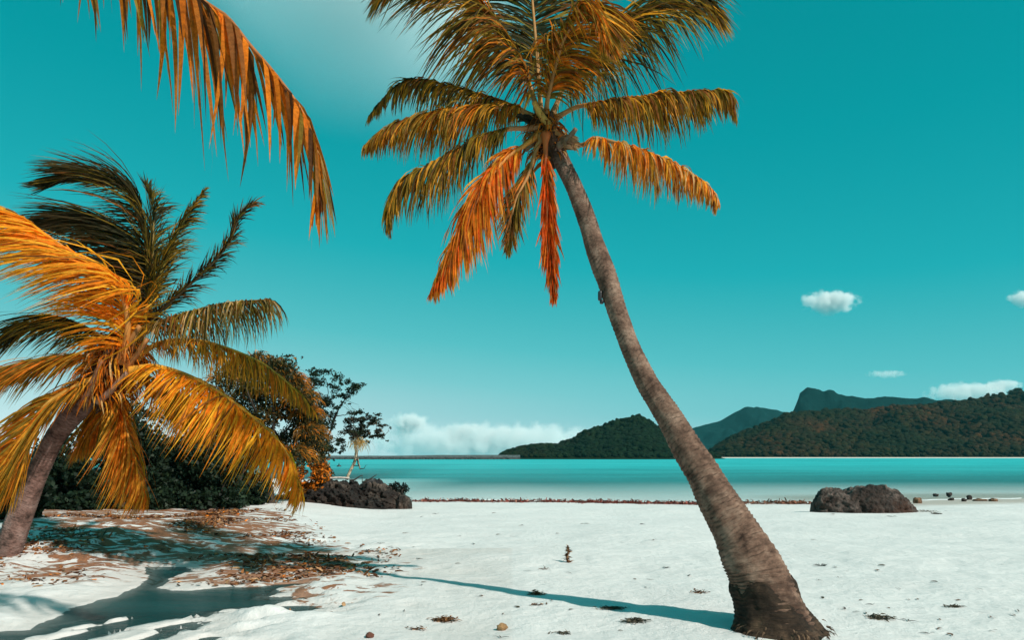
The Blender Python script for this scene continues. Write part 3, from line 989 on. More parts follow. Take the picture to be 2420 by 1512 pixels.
# fringe of fine roots at the foot
g = np.random.default_rng(77)
acc = Acc()
for i in range(260):
    th = g.uniform(0, 6.283)
    rr = rows[1][1] * g.uniform(0.86, 0.96)
    zz_ = g.uniform(-0.08, 0.12)
    p = np.array([math.cos(th) * rr - zz_ * 0.35 * (1 if math.cos(th) > 0 else -0.1), math.sin(th) * rr * (1 - zz_ * 0.6), zz_ + 0.02])
    d0 = norm(np.array([math.cos(th), math.sin(th), 0.1]))
    bl = blade(p, d0, np.array([math.cos(th) * 0.4, math.sin(th) * 0.4, -1.0]), g.uniform(0.03, 0.1), g.uniform(0.01, 0.025), 0.97, np.array([-math.sin(th), math.cos(th), 0.0]), g, 4)
    acc.add(bl, strip_faces(4), np.array([0.1, 0.06, 0.035]) * g.uniform(0.4, 1.5))
link("roots", acc.mesh("roots"), M_FIBRE, palm, kind="stuff")
# bark flakes at the foot of the trunk
for k, (x, y, s) in enumerate([(1765, 1484, 0.11), (1800, 1496, 0.1)]):
    p = G(x, y, 0.04)
    V, Fc = ICO3
    d = 1 + 0.35 * fbm(V[:, 0] * 2, V[:, 1] * 2, V[:, 2] * 5, 4, 40 + k)
    V = V * d[:, None] * np.array([1.4, 0.9, 0.55]) * s
    link("bark_lump", mesh_from("bark_lump", V + p - MB, Fc, True, np.broadcast_to(np.array([0.17, 0.12, 0.1]), V.shape)), M_ROCK, palm)
# small black fixture on the left of the trunk
fy = 700
fr_, fR = trow(fy, 1421, 1475)
fx = thing("trunk_fixture", fr_ + np.array([-fR * 0.9, -0.03, 0]), "small black fixture strapped to the left side of the leaning trunk", "fixture")
V, Fc = ICO3
Vb = np.sign(V) * np.abs(V) ** 0.45 * np.array([0.022, 0.03, 0.055])
link("housing", mesh_from("housing", Vb + np.array([-0.032, 0, 0.0]), Fc, True, np.broadcast_to(np.array([0.012, 0.012, 0.014]), V.shape)), M_BLACK, fx)
Vb = np.sign(V) * np.abs(V) ** 0.6 * np.array([0.022, 0.03, 0.025])
link("lens_cap", mesh_from("lens_cap", Vb + np.array([-0.012, 0, -0.068]), Fc, True, np.broadcast_to(np.array([0.01, 0.01, 0.012]), V.shape)), M_BLACK, fx)

# --- left palm
YL = 12.7
lrows = [(1345, -35, 42), (1310, -18, 50), (1239, 6, 72), (1167, 40, 97), (1096, 74, 124), (1024, 112, 160), (971, 148, 208), (917, 175, 250), (864, 205, 285), (835, 235, 305)]


def lrow(y, a, b):
    f = (1345 - y) / (1345 - 835)
    Y = 13.0 + (YL - 13.0) * f
    return P((a + b) / 2, y, Y), (b - a) / 2 / F * Y * 0.95


lr = [lrow(*r) for r in lrows]
LB = np.array([lr[0][0][0] - 0.05, lr[0][0][1], gz(lr[0][0][0], lr[0][0][1])])
lpalm = thing("palm_tree", LB, "shorter curved palm at the left with windblown orange fronds", "palm tree")
lr2 = [(np.array([LB[0] - 0.05, LB[1], LB[2] - 0.2]), lr[0][1] * 1.15)] + lr[:-2]
trunk(lpalm, lr2, 0.05, M_BARK2, seed=31, ringh=0.07, step=0.012, lump=0.09)


def F2(pts, **kw):
    kw['n'], kw['w'] = int(kw['n'] * 1.75), kw['w'] * 0.85
    return frond(lpalm, [P(x, y, YL + d) for x, y, d in pts], Lk=1.45, **kw)


LO = (((0.88, 0.27, 0.01), 4), ((0.9, 0.44, 0.025), 6), (OLIVE, 0.5), (BROWN, 0.6))
LG = ((OLIVE, 4), (GOLD, 1.5), (DGREEN, 2), (ORANGE, 1))
BK = ((DGREEN, 6), (OLIVE, 1.2), (BROWN, 0.5))
BK2 = (((0.012, 0.022, 0.012), 6), (DGREEN, 3), (OLIVE, 0.5))
F2([(300, 850, 0.3), (335, 770, 0.4), (348, 680, 0.5), (345, 567, 0.55), (326, 480, 0.5), (290, 440, 0.45), (243, 422, 0.4), (180, 410, 0.35), (110, 440, 0.3)], L=1.15, n=200, ang=62, droop=0.82, Gv=(-1, 0, -0.22), pal=BK, seed=21, t0=0.2, w=0.03, r0=0.06, rcol=(0.2, 0.13, 0.03), label="tallest frond of the left palm, bent over to the left by wind")
F2([(300, 850, 0.55), (335, 760, 0.7), (335, 650, 0.8), (300, 560, 0.85), (215, 520, 0.85), (120, 530, 0.8)], L=1.35, n=190, ang=60, droop=0.85, Gv=(-1, 0, -0.4), pal=BK2, seed=22, t0=0.12, w=0.036, r0=0.05, rcol=(0.05, 0.05, 0.02))
F2([(300, 850, 0.35), (340, 750, 0.45), (355, 650, 0.5), (362, 560, 0.5), (360, 480, 0.5), (345, 440, 0.5)], L=0.75, n=120, ang=50, droop=0.35, Gv=(0.4, 0, -0.6), pal=((OLIVE, 3), (DGREEN, 4)), seed=35, t0=0.25, w=0.026, r0=0.04, rcol=(0.2, 0.13, 0.03))
F2([(310, 850, 0.2), (345, 740, 0.2), (399, 590, 0.2), (440, 512, 0.2), (484, 447, 0.2)], L=0.5, n=150, ang=34, droop=0.45, Gv=(0.6, 0, -0.8), pal=((OLIVE, 4), (GOLD, 1), (DGREEN, 3)), seed=23, t0=0.2, w=0.024, r0=0.04, rcol=(0.26, 0.2, 0.03), tipf=0.25, label="young olive spear frond of the left palm")
F2([(320, 850, 0.1), (352, 762, 0.05), (416, 700, 0.0), (486, 637, 0.0), (541, 574, 0.0), (563, 518, 0), (598, 478, 0)], L=0.36, n=170, ang=44, droop=0.35, Gv=(0.1, 0, -0.9), pal=((DGREEN, 4), (BROWN, 2), (OLIVE, 2), ((0.02, 0.02, 0.01), 2)), seed=24, t0=0.12, w=0.024, r0=0.035, rcol=(0.1, 0.06, 0.02), tipf=0.8, label="ragged dark frond pointing up to the right")
F2([(310, 840, 0.1), (347, 779, 0.0), (416, 748, -0.1), (520, 719, -0.15), (585, 711, -0.2), (635, 707, -0.2)], L=0.78, n=140, ang=74, droop=0.9, Gv=(-0.12, 0, -1), pal=((OLIVE, 3), (DGREEN, 2), (STRAW, 2), (BROWN, 1.5)), seed=25, t0=0.2, w=0.026, r0=0.035, rcol=(0.3, 0.16, 0.06), tipf=0.85, label="olive and straw frond spread level to the right")
F2([(315, 850, -0.1), (375, 812, -0.2), (451, 804, -0.3), (520, 818, -0.35), (607, 852, -0.4), (661, 890, -0.4), (705, 930, -0.4), (738, 968, -0.4)], L=0.62, n=150, ang=60, droop=0.85, Gv=(-0.1, 0, -1), pal=((GOLD, 4), (ORANGE, 2), (OLIVE, 3)), seed=26, t0=0.14, w=0.026, r0=0.04, rcol=(0.55, 0.26, 0.03))
F2([(300, 880, -0.3), (357, 866, -0.4), (429, 883, -0.5), (500, 917, -0.6), (572, 967, -0.65), (643, 1028, -0.7), (680, 1076, -0.7), (711, 1158, -0.7)], L=1.0, n=200, ang=66, droop=0.84, Gv=(-0.62, 0, -1), pal=LO, seed=27, t0=0.1, w=0.034, r0=0.045, rcol=(0.6, 0.27, 0.03), tipf=0.55, label="large bright orange frond sweeping down to the right")
F2([(285, 860, -0.3), (302, 770, -0.4), (282, 680, -0.5), (222, 632, -0.6), (156, 588, -0.65), (97, 546, -0.7), (52, 518, -0.7), (-20, 490, -0.7)], L=1.35, n=210, ang=58, droop=0.86, Gv=(-0.95, 0, -0.5), pal=LO, seed=28, t0=0.06, w=0.036, r0=0.05, rcol=(0.5, 0.2, 0.04), tipf=0.9, label="large orange frond fanning out to the left edge")
F2([(270, 870, 0.2), (240, 800, 0.3), (150, 755, 0.35), (60, 770, 0.35), (-30, 830, 0.3)], L=0.95, n=130, ang=58, droop=0.85, Gv=(-0.8, 0, -0.8), pal=((DGREEN, 6), (OLIVE, 3), (GOLD, 1)), seed=29, t0=0.1, w=0.03, r0=0.04, rcol=(0.2, 0.13, 0.03), label="dark green frond behind the orange one at the left edge")
F2([(260, 880, -0.2), (200, 842, -0.3), (120, 848, -0.4), (30, 872, -0.45), (-80, 930, -0.5)], L=0.8, n=150, ang=60, droop=0.85, Gv=(-0.6, 0, -0.8), pal=((GOLD, 3), (ORANGE, 2), (OLIVE, 4)), seed=30, t0=0.08, w=0.032, r0=0.04, rcol=(0.5, 0.24, 0.04))
F2([(235, 890, -0.35), (171, 918, -0.45), (107, 960, -0.55), (54, 1042, -0.6), (0, 1167, -0.6)], L=0.85, n=170, ang=50, droop=0.75, Gv=(-0.5, 0, -1), pal=((ORANGE, 2), (GOLD, 4), (OLIVE, 4)), seed=31, t0=0.06, w=0.034, r0=0.04, rcol=(0.5, 0.24, 0.04), up=(0.3, -0.6, 1), label="gold and olive frond hanging down at the left edge")
F2([(270, 890, 0.1), (283, 930, 0.1), (292, 989, 0.1), (310, 1060, 0.1), (340, 1162, 0.1)], L=0.9, n=160, ang=50, droop=0.75, Gv=(-0.65, 0, -1), pal=((ORANGE, 3), (GOLD, 4), (OLIVE, 1.5)), seed=32, t0=0.08, w=0.034, r0=0.035, rcol=(0.5, 0.24, 0.04), tipf=0.5, label="orange frond hanging straight down behind the left trunk")
F2([(280, 890, 0.3), (260, 930, 0.4), (240, 985, 0.5), (190, 1060, 0.5)], L=0.7, n=110, ang=55, droop=0.8, Gv=(-0.2, 0, -1), pal=((GOLD, 3), (ORANGE, 3), (OLIVE, 2)), seed=33, t0=0.1, w=0.032, r0=0.03, rcol=(0.4, 0.2, 0.04))
F2([(300, 880, 0.4), (350, 890, 0.5), (420, 930, 0.6), (480, 1000, 0.6)], L=0.8, n=120, ang=60, droop=0.82, Gv=(-0.4, 0, -1), pal=((OLIVE, 4), (GOLD, 3), (ORANGE, 2)), seed=34, t0=0.1, w=0.032, r0=0.03, rcol=(0.4, 0.2, 0.04))
fibre_crown(lpalm, P(268, 868, YL - 0.05), 0.30, 0.62, 900, ((BROWN, 3), (ORANGE, 3), (STRAW, 0.6), (GOLD, 1)), 15, (0.5, 0, 1), 0.6)
for k, (a, b, cc) in enumerate([((215, 940), (330, 770), (0.36, 0.15, 0.04)), ((240, 940), (350, 800), (0.3, 0.12, 0.035)), ((190, 960), (270, 800), (0.2, 0.09, 0.04)), ((230, 950), (300, 880), (0.28, 0.15, 0.1)), ((200, 950), (240, 850), (0.26, 0.12, 0.06))]):
    stub(lpalm, P(*a, YL - 0.15 - 0.05 * k), P(*b, YL - 0.35 - 0.04 * k), 0.06, cc, 10 + k)

# --- third palm, off the frame at the left: only one of its dry fronds hangs into the picture
YF = 6.0
TB = np.array([-5.6, 6.4, 0.0])
TB[2] = gz(TB[0], TB[1]) - 0.02
fpalm = thing("palm_tree", TB, "dry orange palm frond hanging into the top left corner, its palm outside the picture", "palm tree")
trunk(fpalm, [(TB + np.array([0, 0, -0.2]), 0.2), (TB + np.array([0.02, 0, 0.6]), 0.15), (TB + np.array([0.1, 0.05, 2.5]), 0.12), (TB + np.array([0.3, 0.1, 4.4]), 0.11), (TB + np.array([0.5, 0.1, 5.9]), 0.1)], 0.045, M_BARK, seed=51, ringh=0.05, step=0.02, seg=28)
top3 = TB + np.array([0.5, 0.1, 5.95])
fpts = [top3, top3 + np.array([0.5, -0.15, 0.45]), P(150, -185, YF), P(340, -120, YF)] + [P(x, y, YF) for x, y in [(479, 0), (536, 39), (589, 104), (636, 157), (679, 211), (711, 257), (736, 311), (750, 386), (754, 429), (745, 486)]]
frond(fpalm, fpts, L=1.65, n=86, bexp=0.2, ang=60, droop=0.97, Gv=(0.03, 0, -1), pal=((ORANGE, 4.5), (BROWN, 3.0), ((0.5, 0.15, 0.015), 4), (OLIVE, 1.0), (STRAW, 0.6), ((0.07, 0.03, 0.012), 3)), w=0.042, r0=0.034, t0=0.39, tipf=0.38, seed=41, mat=M_DRY, single=True, rcol=(0.34, 0.11, 0.02), k=6, jit=0.1, clump=0.3, roll=0.5, label="dry orange frond with separate hanging leaflets")
for k in range(5):
    a = R(125 + k * 30)
    dx, dy = math.cos(a), math.sin(a)
    frond(fpalm, [top3, top3 + np.array([dx * .6, dy * .6, .5]), top3 + np.array([dx * 1.5, dy * 1.5, .45]), top3 + np.array([dx * 2.1, dy * 2.1, -.3])], L=0.7, n=70, droop=0.8, pal=MIX, seed=60 + k, w=0.04)
fibre_crown(fpalm, top3, 0.16, 0.25, 80, ((BROWN, 3), (ORANGE, 1)), 25)


# ------------------------------------------------------------------ rocks
def loft_rock(name, prof, Yc, depth, label, cat, colour, seed, amp=0.12, nx=130, na=60, group=None, light=(0.2, 0.19, 0.18), zb=-0.15, ridged=0.5, sink=None):
    """prof: (px, top px, bottom px) along the picture's x"""
    px = np.array([p[0] for p in prof], float)
    xs = np.linspace(px[0], px[-1], nx)
    tp = np.interp(xs, px, [p[1] for p in prof])
    bt = np.interp(xs, px, [p[2] for p in prof])
    X = (xs - CX) / F * Yc
    zt = CAMZ - (tp - HY) / F * Yc
    xm = (X[0] + X[-1]) / 2
    base = np.array([xm, Yc, gz(xm, Yc)])
    z0 = np.minimum(CAMZ - (bt - HY) / F * (Yc - depth * 0.3), zt) * 0 + base[2] + zb
    Hh = np.maximum(zt - z0, 0.02)
    u = (xs - xs[0]) / (xs[-1] - xs[0]) * 2 - 1
    Dd = depth * np.maximum(1 - np.abs(u) ** 3, 0.02) ** 0.6 * (0.8 + 0.2 * vnoise(u * 2.5, 0.3, 0, seed))
    ph = np.linspace(0, np.pi, na)
    V = np.zeros((nx, na, 3))
    V[..., 0] = X[:, None]
    V[..., 1] = Yc - Dd[:, None] * np.cos(ph)[None]
    V[..., 2] = z0[:, None] + Hh[:, None] * np.sin(ph)[None] ** 0.9
    cen = np.stack([X, np.full(nx, Yc), z0 + 0.2 * Hh], -1)[:, None]
    N = norm(V - cen)
    sc = 1.0 / max(depth, 0.3)
    q = V * sc * 2.2
    nz = fbm(q[..., 0], q[..., 1], q[..., 2], 6, seed, 0.55)
    rd = 1 - np.abs(fbm(q[..., 0] * 1.7, q[..., 1] * 1.7, q[..., 2] * 2.6, 5, seed + 9, 0.55))
    dd = amp * (0.6 * nz + ridged * (rd - 0.7)) * np.minimum(1, Hh / (amp * 3))[:, None]
    q2 = V * 6.5
    fine = fbm(q2[..., 0], q2[..., 1], q2[..., 2] * 1.4, 4, seed + 21, 0.6)
    dd = dd + amp * 0.33 * fine * np.minimum(1, Hh / (amp * 3))[:, None]
    V = V + N * dd[..., None]
    k = np.clip(0.5 + 0.9 * fbm(q[..., 0] * 1.3, q[..., 1] * 1.3, q[..., 2] * 1.3, 5, seed + 3, 0.6), 0, 1) ** 2.6 * np.clip(0.75 + 0.6 * fine, 0.15, 1.3)
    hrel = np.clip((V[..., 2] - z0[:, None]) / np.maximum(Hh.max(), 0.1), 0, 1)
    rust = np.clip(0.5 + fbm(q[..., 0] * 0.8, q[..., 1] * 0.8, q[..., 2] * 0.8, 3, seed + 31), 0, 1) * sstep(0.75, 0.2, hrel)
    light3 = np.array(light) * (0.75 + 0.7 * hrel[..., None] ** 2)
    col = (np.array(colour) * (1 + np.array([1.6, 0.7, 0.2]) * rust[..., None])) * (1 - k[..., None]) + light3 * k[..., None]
    return link(name, mesh_from(name, V, grid_faces(nx, na), True, col), M_ROCK, label=label, cat=cat, group=group)


YR = 27.6
loft_rock("boulder", [(1913, 1216, 1218), (1922, 1190, 1202), (1930, 1176, 1202), (1940, 1162, 1204), (1955, 1158, 1205), (1975, 1157, 1207), (1992, 1163, 1208), (2010, 1153, 1209), (2050, 1147, 1210), (2085, 1148, 1210), (2108, 1153, 1210), (2122, 1163, 1210),
                      (2138, 1176, 1210), (2150, 1190, 1210), (2164, 1207, 1211), (2172, 1217, 1218)], YR, 1.15, "large dark brown boulder on the sand at the right edge of the lagoon", "boulder", (0.020, 0.011, 0.007), 3, 0.13, light=(0.105, 0.075, 0.062), nx=170, na=90, zb=-0.12)
YO = 28.6
loft_rock("rock_ledge", [(545, 1214, 1215), (600, 1196, 1213), (650, 1176, 1212), (700, 1160, 1210), (730, 1148, 1209), (770, 1139, 1206), (800, 1137, 1204), (850, 1143, 1202), (900, 1153, 1200), (940, 1164, 1198), (960, 1176, 1197), (973, 1194, 1196)], YO, 1.7,
          "long low dark rock ledge at the left end of the shoreline", "rock", (0.008, 0.0055, 0.004), 5, 0.27, 260, 110, light=(0.062, 0.045, 0.034), zb=-0.2, ridged=0.95)
loft_rock("boulder", [(848, 1152, 1156), (856, 1140, 1156), (866, 1131, 1156), (882, 1129, 1156), (896, 1132, 1157), (905, 1140, 1158), (912, 1152, 1158)], YO + 0.3, 0.45, "small black boulder on the right half of the rock ledge", "boulder", (0.01, 0.009, 0.009), 7, 0.08, 70, 40, light=(0.06, 0.055, 0.055), zb=-0.05)
loft_rock("boulder", [(935, 1180, 1197), (944, 1172, 1197), (956, 1170, 1197), (968, 1178, 1197), (974, 1194, 1197)], YO - 0.6, 0.5, "rounded brown boulder at the right tip of the rock ledge", "boulder", (0.016, 0.01, 0.007), 8, 0.08, 60, 40, light=(0.08, 0.055, 0.042), zb=-0.1)
loft_rock("flat_rock", [(290, 1210, 1215), (320, 1204, 1215), (400, 1201, 1214), (470, 1200, 1213), (500, 1206, 1213), (530, 1212, 1214)], 22.6, 0.7, "flat grey-black slab at the foot of the dark shrubs", "rock", (0.05, 0.05, 0.045), 9, 0.08, 110, 40, light=(0.3, 0.28, 0.26), zb=-0.1)
# stones in the shallows to the right of the boulder
stones = [(2168, 1187, 9, 9, "orange-brown knobby stone just right of the large boulder"), (2211, 1163, 7, 4, "small black stone farthest out in the right-hand shallows"), (2243, 1168, 6, 6, "small dark upright stone in the right-hand shallows"),
          (2248, 1181, 6, 4, "small flat dark stone at the edge of the right-hand sand"), (2278, 1184, 6, 5, "tiny dark stone at the right-hand water's edge"), (2291, 1178, 6, 7, "tiny tilted dark stone at the right-hand water's edge"),
          (2315, 1183, 16, 4, "long low brown rubble at the far right water's edge"), (2348, 1184, 9, 5, "brown knobby stone at the far right water's edge")]
for k, (x, y, rx, rz, lab) in enumerate(stones):
    Y = (CAMZ + 0.33) * F / (y + rz * 0.4 - HY)
    Y = min(Y, 40)
    V, Fc = ICO3
    d = 1 + 0.35 * fbm(V[:, 0] * 1.6 + k * 5, V[:, 1] * 1.6, V[:, 2] * 1.6, 4, 60 + k)
    V = V * d[:, None] * np.array([rx, (rx + rz) / 2, rz]) / F * Y
    p = P(x, y, Y)
    cbase = (0.16, 0.085, 0.045) if k in (0, 6, 7) else (0.03, 0.022, 0.018)
    o = link("stone", mesh_from("stone", V, Fc, True, np.array(cbase) * (1 + 0.5 * vnoise(V[:, 0] * 20, V[:, 1] * 20, V[:, 2] * 20, k))[:, None]), M_ROCK, label=lab, cat="stone")
    p[2] = max(gz(p[0], p[1]), SEA) + rz / F * Y * 0.5
    o.location = p


# ------------------------------------------------------------------ grove
def leaves_at(centres, radii, n, size, pal, g, elong=1.6, droop=0.0, shell=0.5):
    acc_V, acc_K = [], []
    cen = np.asarray(centres, float)
    rad = np.asarray(radii, float)
    if rad.ndim == 1:
        rad = np.repeat(rad[:, None], 3, 1)
    wts = np.prod(rad, axis=1) ** (2 / 3)
    idx = g.choice(len(cen), n, p=wts / wts.sum())
    d = norm(g.standard_normal((n, 3)))
    rr = (shell + (1 - shell) * g.uniform(0, 1, n) ** 0.6)[:, None]
    lump = 1 + 0.28 * vnoise(d[:, 0] * 3 + idx * 7.1, d[:, 1] * 3, d[:, 2] * 3, 17)[:, None]
    p = cen[idx] + d * rr * rad[idx] * lump
    a = norm(g.standard_normal((n, 3)) + np.array([0, 0, -droop]))
    b = norm(np.cross(a, g.standard_normal((n, 3))))
    s = size * g.uniform(0.6, 1.35, n)[:, None]
    V = np.stack([p - a * s * elong * 0.5, p + b * s * 0.5, p + a * s * elong * 0.5, p - b * s * 0.5], 1)
    cs = np.array([c for c, w in pal])
    ws = np.array([w for c, w in pal], float)
    K = cs[g.choice(len(cs), n, p=ws / ws.sum())] * g.uniform(0.65, 1.35, n)[:, None]
    return V.reshape(-1, 3), np.arange(n * 4).reshape(-1, 4), np.repeat(K, 4, 0)


def branch(a, b, r0, r1, g, wig=0.12, n=14, seg=6):
    a, b = np.array(a, float), np.array(b, float)
    L = np.linalg.norm(b - a)
    m1 = a + (b - a) * 0.35 + g.normal(0, wig * L, 3)
    m2 = a + (b - a) * 0.7 + g.normal(0, wig * L, 3)
    c = spline(np.array([a, m1, m2, b]), n)
    return tube_tri(c, np.linspace(r0, r1, n), seg), c


def shrub(px0, px1, ptop, pbot, Y, label, pal, n, size, seed, name="shrub", group="shrubs of the grove", elong=1.6, depth=None):
    g = np.random.default_rng(seed)
    xm = (px0 + px1) / 2
    base = G(xm, max(pbot, 1150), 0)
    X = (xm - CX) / F * Y
    z0 = gz(X, Y)
    base = np.array([X, Y, z0])
    hw = (px1 - px0) / 2 / F * Y
    zt = CAMZ - (ptop - HY) / F * Y - z0
    t = thing(name, base, label, "shrub", group)
    cen, rad = [], []
    for i in range(16):
        u = g.uniform(-1, 1)
        hh = g.uniform(0.15, 0.78) * (1 - 0.35 * u * u)
        cen.append([u * hw * 0.75, g.uniform(-0.6, 0.6) * (depth or hw), hh * zt])
        rr = g.uniform(0.22, 0.36)
        rad.append([hw * rr * 1.2, hw * rr, min(zt * 0.3, hw * rr * 1.2)])
    for i in range(10):
        cen.append([g.uniform(-1, 1) * hw * 0.85, g.uniform(-0.8, 0.3) * (depth or hw), 0.08 * zt])
        rad.append([hw * 0.3, hw * 0.25, zt * 0.14])
    V, Fq, K = leaves_at(cen, rad, n, size, pal, g, elong, 0.3, 0.35)
    V[:, 2] = np.maximum(V[:, 2], 0.01)
    link("foliage", mesh_from("foliage", V, Fq, False, K), M_LEAF, t)
    acc = Acc()
    for i in range(9):
        (Vb, Fb), _ = branch((g.normal(0, 0.15 * hw), g.normal(0, .15), -0.05), cen[i], 0.05, 0.012, g)
        acc.add(Vb, Fb, (0.05, 0.038, 0.03))
    link("stems", acc.mesh("stems"), M_WOOD, t)
    return t


DARKG = (((0.012, 0.024, 0.014), 5), ((0.02, 0.038, 0.02), 3), ((0.03, 0.05, 0.022), 1))
shrub(-120, 120, 1040, 1300, 17.5, "dark green shrub at the left edge behind the curved trunk", DARKG, 9000, 0.085, 201)
shrub(70, 280, 1010, 1215, 21.0, "dark green shrub just right of the curved trunk", DARKG, 10000, 0.085, 202)
shrub(230, 430, 960, 1212, 22.5, "dark green shrub behind the hanging orange frond", DARKG, 10000, 0.085, 203)
shrub(380, 580, 990, 1212, 22.8, "dark green shrub behind the flat grey slab", DARKG, 10000, 0.085, 204)
shrub(490, 640, 1020, 1205, 24.6, "dark green shrub overhanging the left end of the rock ledge", DARKG, 9000, 0.08, 205)
shrub(100, 420, 930, 1200, 25.5, "tall dark shrub at the back of the grove behind the left palm", DARKG, 9000, 0.11, 206)
shrub(380, 620, 930, 1200, 26.5, "tall dark shrub at the back of the grove below the orange-crowned tree", DARKG, 9000, 0.1, 207)
OCH = ((ORANGE, 2), ((0.42, 0.17, 0.02), 3), ((0.2, 0.09, 0.02), 3), ((0.08, 0.06, 0.02), 2))
shrub(688, 782, 1052, 1145, 28.2, "low orange-leaved shrub where the grove meets the rock ledge", ((ORANGE, 3), ((0.3, 0.11, 0.015), 3), ((0.05, 0.05, 0.02), 2)), 5200, 0.06, 208, elong=2.4)

# big tree with ochre crown
g = np.random.default_rng(301)
YT = 25.4
tb = np.array([(640 - CX) / F * YT, YT, 0])
tb[2] = gz(tb[0], tb[1])
bt_ = thing("ochre_tree", tb, "bushy tree with a drooping ochre and dark green crown behind the big orange frond", "tree")
limbs = [(600, 900), (540, 960), (660, 880), (700, 930), (620, 980), (720, 1000), (560, 1040), (680, 1050), (500, 1000), (740, 1060)]
acc = Acc()
(Vb, Fb), cT = branch((0, 0, -0.1), P(625, 1010, YT) - tb, 0.17, 0.09, g, 0.05)
acc.add(Vb, Fb, (0.06, 0.045, 0.035))
link("trunk", acc.mesh("trunk"), M_WOOD, bt_)
acc = Acc()
cen, rad = [], []
for (x, y) in limbs:
    e = P(x, y, YT + g.uniform(-0.8, 0.8)) - tb
    (Vb, Fb), cc = branch(cT[g.integers(8, 14)], e, 0.06, 0.015, g)
    acc.add(Vb, Fb, (0.06, 0.045, 0.035))
    cen.append(e)
    rad.append([0.62, 0.6, 0.55])
link("limbs", acc.mesh("limbs"), M_WOOD, bt_)
for (x, y) in [(560, 870), (610, 858), (650, 878), (690, 905), (715, 945), (725, 985), (735, 1030), (640, 930), (590, 930), (670, 970), (530, 900), (700, 1080), (640, 1060)]:
    cen.append(P(x, y, YT + g.uniform(-0.9, 0.5)) - tb)
    rad.append([0.42, 0.4, 0.36])
V, Fq, K = leaves_at(cen, rad, 21000, 0.05, ((DGREEN, 4), ((0.10, 0.07, 0.02), 3), ((0.015, 0.025, 0.012), 5), ((0.28, 0.12, 0.02), 2)), g, 2.6, 0.8, 0.3)
cr_ = link("crown", mesh_from("crown", V, Fq, False, K), M_LEAF, bt_)
# drooping ochre sprays, leaf colour with a painted sunlit tone, over the crown
acc = Acc()
for i in range(2600):
    q = g.integers(10, len(cen))
    d = norm(g.standard_normal(3))
    d[2] = abs(d[2]) * 0.9
    p = np.array(cen[q]) + d * np.array(rad[q]) * g.uniform(0.75, 1.12)
    bl = blade(p, norm(d + np.array([0.3, 0, 0])), np.array([0.15, -0.1, -1.0]), g.uniform(0.18, 0.5), g.uniform(0.012, 0.028), 0.9, np.array([0, 0, 1.0]), g, 3)
    acc.add(bl, strip_faces(3), pick(OCH, g) * g.uniform(0.7, 1.3))
link("sprays", acc.mesh("sprays"), M_LEAF, bt_, kind="stuff")


def open_tree(name, label, Y, root, segs, clumps, nleaf, size, seed, bark, pal=DARKG, extra=None):
    g = np.random.default_rng(seed)
    b0 = P(root[0], root[1], Y)
    t = thing(name, b0, label, "tree")
    acc, acc2 = Acc(), Acc()
    for k, (pl, r0, r1) in enumerate(segs):
        c = spline(np.array([P(x, y, Y + dz) for x, y, dz in pl]), 22) - b0
        c = c + 0.02 * np.stack([vnoise(np.arange(22) * 0.6, k, q, seed) for q in range(3)], 1)
        Vb, Fb = tube_tri(c, np.linspace(r0, r1, 22), 7)
        (acc if k == 0 else acc2).add(Vb, Fb, bark if k == 0 else np.array(bark) * 0.5 + 0.012)
        if k > 0:
            for q in range(5):
                i = g.integers(8, 22)
                e = c[i] + g.normal(0, 0.22, 3) + np.array([0, 0, 0.05])
                (Vq, Fq_), _ = branch(c[i], e, r1 * 0.9 + 0.003, 0.003, g, 0.1, 8, 5)
                acc2.add(Vq, Fq_, (0.03, 0.024, 0.02))
    link("trunk", acc.mesh("trunk"), M_WOOD, t)
    if acc2.V:
        link("branches", acc2.mesh("branches"), M_WOOD, t)
    cen, rad = [], []
    for (x, y, r) in clumps:
        for q in range(11):
            c = P(x + g.normal(0, r * 0.62), y + g.normal(0, r * 0.5), Y + g.normal(0, r / F * Y * 0.6)) - b0
            cen.append(c)
            s = r / F * Y * g.uniform(0.12, 0.42)
            rad.append([s * 1.7, s * 1.4, s * 1.0])
    V, Fq, K = leaves_at(cen, rad, nleaf, size, pal, g, 1.9, 0.0, 0.05)
    link("crown", mesh_from("crown", V, Fq, False, K), M_LEAF, t)
    return t, b0


YS = 30.8
open_tree("slender_tree", "thin dark open-branched tree beside the ochre crown, taller of two", YS, (745, 1150), [
    ([(745, 1150, 0), (752, 1090, 0), (765, 1060, 0), (785, 1010, 0.1), (800, 965, 0.1)], 0.07, 0.025), ([(765, 1060, 0), (745, 1000, 0.1), (740, 950, 0.2), (735, 900, 0.2)], 0.04, 0.01),
    ([(785, 1010, 0.1), (790, 985, 0), (812, 950, -0.1), (838, 915, -0.1)], 0.03, 0.008), ([(745, 1000, .1), (765, 960, .1), (775, 930, .1), (770, 895, .1)], 0.025, 0.008), ([(765, 1060, 0), (795, 1040, -.1), (815, 1030, -.1)], 0.025, 0.006),
    ([(790, 985, 0), (820, 980, .1), (850, 970, .1)], 0.02, 0.006)],
    [(735, 905, 26), (762, 898, 24), (745, 945, 28), (720, 925, 20), (790, 920, 20), (832, 918, 22), (818, 938, 16), (770, 960, 20), (740, 990, 26), (760, 1020, 24), (795, 960, 14), (845, 975, 16), (780, 1045, 22), (800, 1062, 20), (745, 1045, 22), (735, 880, 12), (778, 1000, 14)], 9500, 0.045, 401, (0.03, 0.024, 0.02))
YS2 = 29.4
